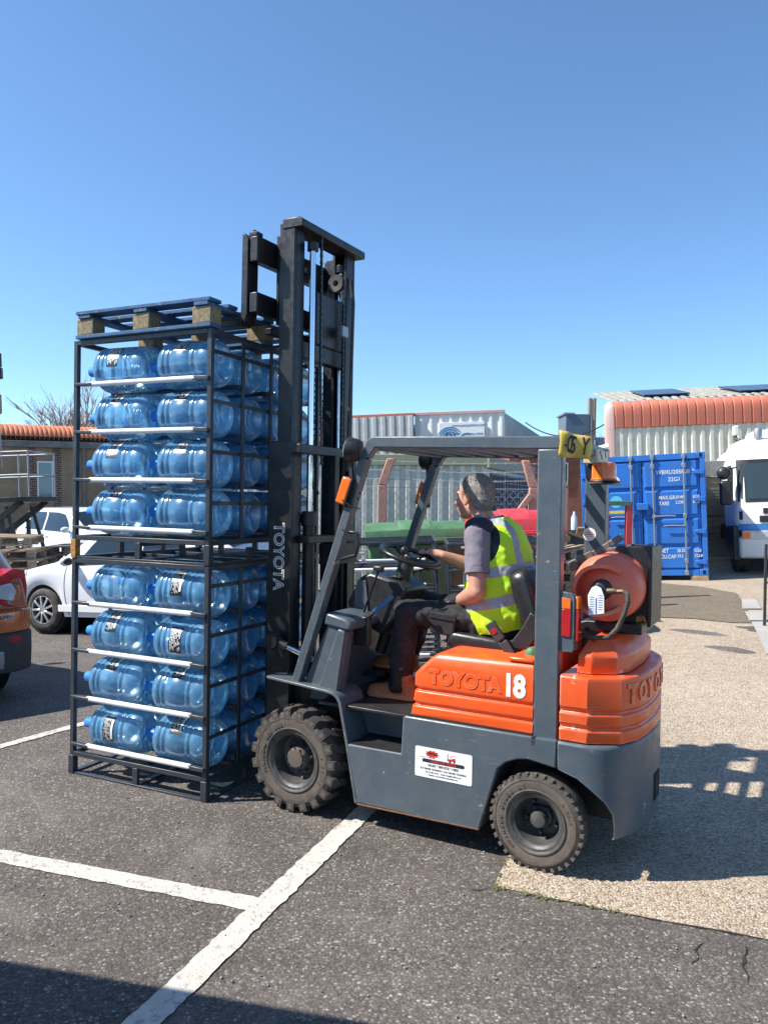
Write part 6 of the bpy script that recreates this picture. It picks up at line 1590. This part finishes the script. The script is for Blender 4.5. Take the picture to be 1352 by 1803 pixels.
# ---------------------------------------------------------------- far things between the two warehouses
tw_=at(1034,765,70)
TW=empty('far_tower',Matrix.Translation((tw_.x-1.1,70,0)),'dark square tower with a rusty chimney on the skyline between the warehouses','tower')
MB().box(-.9,1.25,0,3,0,9.95).build('tower',M['towergrey'],TW,.05); MB().box(-1.05,-.1,-.1,3.1,9.9,10.05).build('tower_cap',M['galv'],TW)
for x in (1.32,1.72): MB().tube([(x,.3,6),(x,.3,11.4)],.19,10).build('chimney',M['hoist'],TW)
bk_=at(1060,790,46)
BK=empty('blue_white_building',Matrix.Translation((at(1045,800,46).x,46,0)),'low white building with a blue roof band beyond the container','building')
MB().box(-3,3.2,0,6,0,4.15).build('wall',M['wh2'],BK); MB().box(-3.1,3.3,-.1,6.1,4.15,4.75).build('roof_band',M['contain'],BK); MB().box(-1.5,5,6,9,4.8,6.3).build('upper_roof',M['towergrey'],BK)
RBk=empty('red_brick_house',Matrix.Translation((at(985,840,34).x,34,0)),'dark red brick building glimpsed between the guard posts of the truck','building')
MB().box(-2.2,1.15,0,5,0,4.3).build('wall',M['brickrd'],RBk)
w_=MB().box(-.2,.35,-.04,0,2.6,3.6).build('window',M['white'],RBk); MB().box(-.14,.29,-.06,-.041,2.66,3.54).build('pane',M['glass'],w_)
MB().box(-2.3,1.25,-.15,5.1,4.3,4.5).build('roof',M['asb'],RBk)
# bushes on the skyline
def bush(p,r,label,seed):
    rn=random.Random(seed); b=empty('bush',Matrix.Translation((p.x,p.y,0)),label,'bush'); m=MB()
    for k in range(420):
        q=Vector((rn.gauss(0,.5),rn.gauss(0,.5),rn.gauss(0,.45))); 
        if q.length>1.1: continue
        c=Vector((q.x*r,q.y*r,p.z+q.z*r*.7)); s=rn.uniform(.05,.12)*r*.4
        a=Vector((rn.gauss(0,1),rn.gauss(0,1),rn.gauss(0,1))).normalized(); e=a.orthogonal().normalized(); f=a.cross(e)
        m.add([c-e*s,c+f*s*.6,c+e*s,c-f*s*.6],[(0,1,2,3)])
    tag(m.build('foliage',pm('olive_foliage',(.10,.105,.04),.8,0,.4,1),b,ang=180),kind='stuff')
    MB().tube([(0,0,0),(0,0,p.z)],.08,6).build('stem',M['bark'],b)
bush(at(1048,775,44),1.0,'olive green bush top showing behind the yellow number plate',3)
cb=MB(); a=at(925,744,36); b=at(1092,728,30)
cb.tube([a+(b-a)*t+Vector((0,0,-.75*4*t*(1-t))) for t in [k/16 for k in range(17)]],.028,6)
tag(cb.build('overhead_cable',M['black'],None),'black overhead cable sagging between the two warehouses','cable')
# tyres and a red trolley by the container
TR=empty('hand_trolley',Matrix.Translation((at(1105,960,13.2).x,13.2,gz(4.1,13.2))),'red steel trolley frame with a green top bar in front of the container','trolley')
MB().box(-.05,.05,-.05,.05,0,1.60).build('frame_post',M['redbin'],TR,.008); MB().box(-.42,.06,-.06,.06,1.602,1.68).build('top_bar',M['green'],TR,.01); MB().box(-.42,-.34,-.05,.05,0,1.60).build('frame_post',M['redbin'],TR,.008); MB().box(-.33,-.051,-.03,.03,.5,.58).build('cross_bar',M['redbin'],TR,.006)
for k in range(5):
    o=MB().lathe([(.16,-.10),(.27,-.10),(.31,-.06),(.31,.06),(.27,.10),(.16,.10),(.16,-.10)],32,(0,0,0),'z',False).build('tyre',M['rubber'],None)
    o.location=(at(1082,950,13.4).x+.02*(k%2)-.35,13.5,gz(3.6,13.5)+.10+.203*k+.001); 
    if k==4: o.rotation_euler=(.22,.05,0); o.location.z+=.06
    tag(o,f'black tyre, {("lowest","second","middle","fourth","topmost")[k]} in the stack beside the red trolley','tyre','tyres stacked beside the red trolley')
dk=MB().lathe([(.0005,0),(.28,0),(.29,.02),(.28,.3),(.295,.31),(.28,.32),(.28,.6),(.295,.61),(.28,.62),(.28,.88),(.29,.9),(.26,.9),(.26,.88),(.0005,.88)],28).build('steel_drum',pm('navy_drum_paint',(.02,.03,.05),.5),None)
dk.matrix_world=far(at(1008,930,12.9).x,12.9,0)@Matrix.Scale(1.35,4); tag(dk,'dark navy steel drum behind the pallet pile and the rear guard post','drum')
bt_=MB().lathe([(.0005,0),(.05,0),(.05,.2),(.02,.26),(.02,.30),(.0005,.30)],14).build('plastic_bottle',pm('white_plastic',(.6,.65,.75),.4),None); bt_.matrix_world=Matrix.Translation((dk.matrix_world.translation.x,12.82,gz(3.1,12.9)+1.24)); tag(bt_,'white plastic bottle standing on the dark drum','bottle')
# dark wire trolley at the right edge
CG=empty('wire_trolley',Matrix.Translation((at(1388,1050,9.6).x,9.6,gz(4.7,9.6))),'dark green wire trolley cut off by the right edge','trolley')
for x in (0,.8):
    for y in (0,.6): MB().box(x-.015,x+.015,y-.015,y+.015,.05,1.12).build('post',M['rack'],CG,.003)
for z in (.12,.62,1.10):
    for y in (0,.6): MB().box(.015,.785,y-.01,y+.01,z-.01,z+.01).build('rail',M['rack'],CG)
    for x in (0,.8): MB().box(x-.01,x+.01,.015,.585,z-.01,z+.01).build('rail',M['rack'],CG)
# unseen van, added beside the camera so its roof edge shades the foreground
van=Car(5.4,1.95,[(0,2.40),(.05,2.50),(.3,2.55),(3.6,2.55),(4.0,2.45),(4.65,1.40),(5.0,1.22),(5.3,.95),(5.4,.75)],[(0,1.2),(4.2,1.15),(4.7,1.15),(5.4,.7)],[(0,.97),(.2,1),(4.6,1),(5.1,.93),(5.4,.78)],[(0,.90),(3.6,.90),(4.4,.8),(5.4,.8)],(.95,4.45),[(0,.38),(5.2,.3),(5.4,.4)],.34)
van.mirx=4.2; van.ws=[(4.0,.72),(4.62,.72),(4.62,1),(3.98,1)]; van.rw=[(.0,.45),(.0,.5),(.01,.5),(.01,.45)]; van.hl=[(4.95,.36),(5.3,.34),(5.26,.56),(4.97,.5)]; van.tl=[(.0,.1),(.1,.1),(.1,.6),(.0,.6)]
VN=empty('shadow_van',Matrix.Translation((-2.02,1.38,0))@Matrix.Rotation(R(167),4,'Z'),'grey panel van, added out of view to throw the foreground shadow','van')
fit_car(van,M['van'],VN,[[(3.05,.452),(4.35,.445),(3.95,.64),(3.05,.64)]],None,[(3.0,.02,.44,0)],(3.2,))
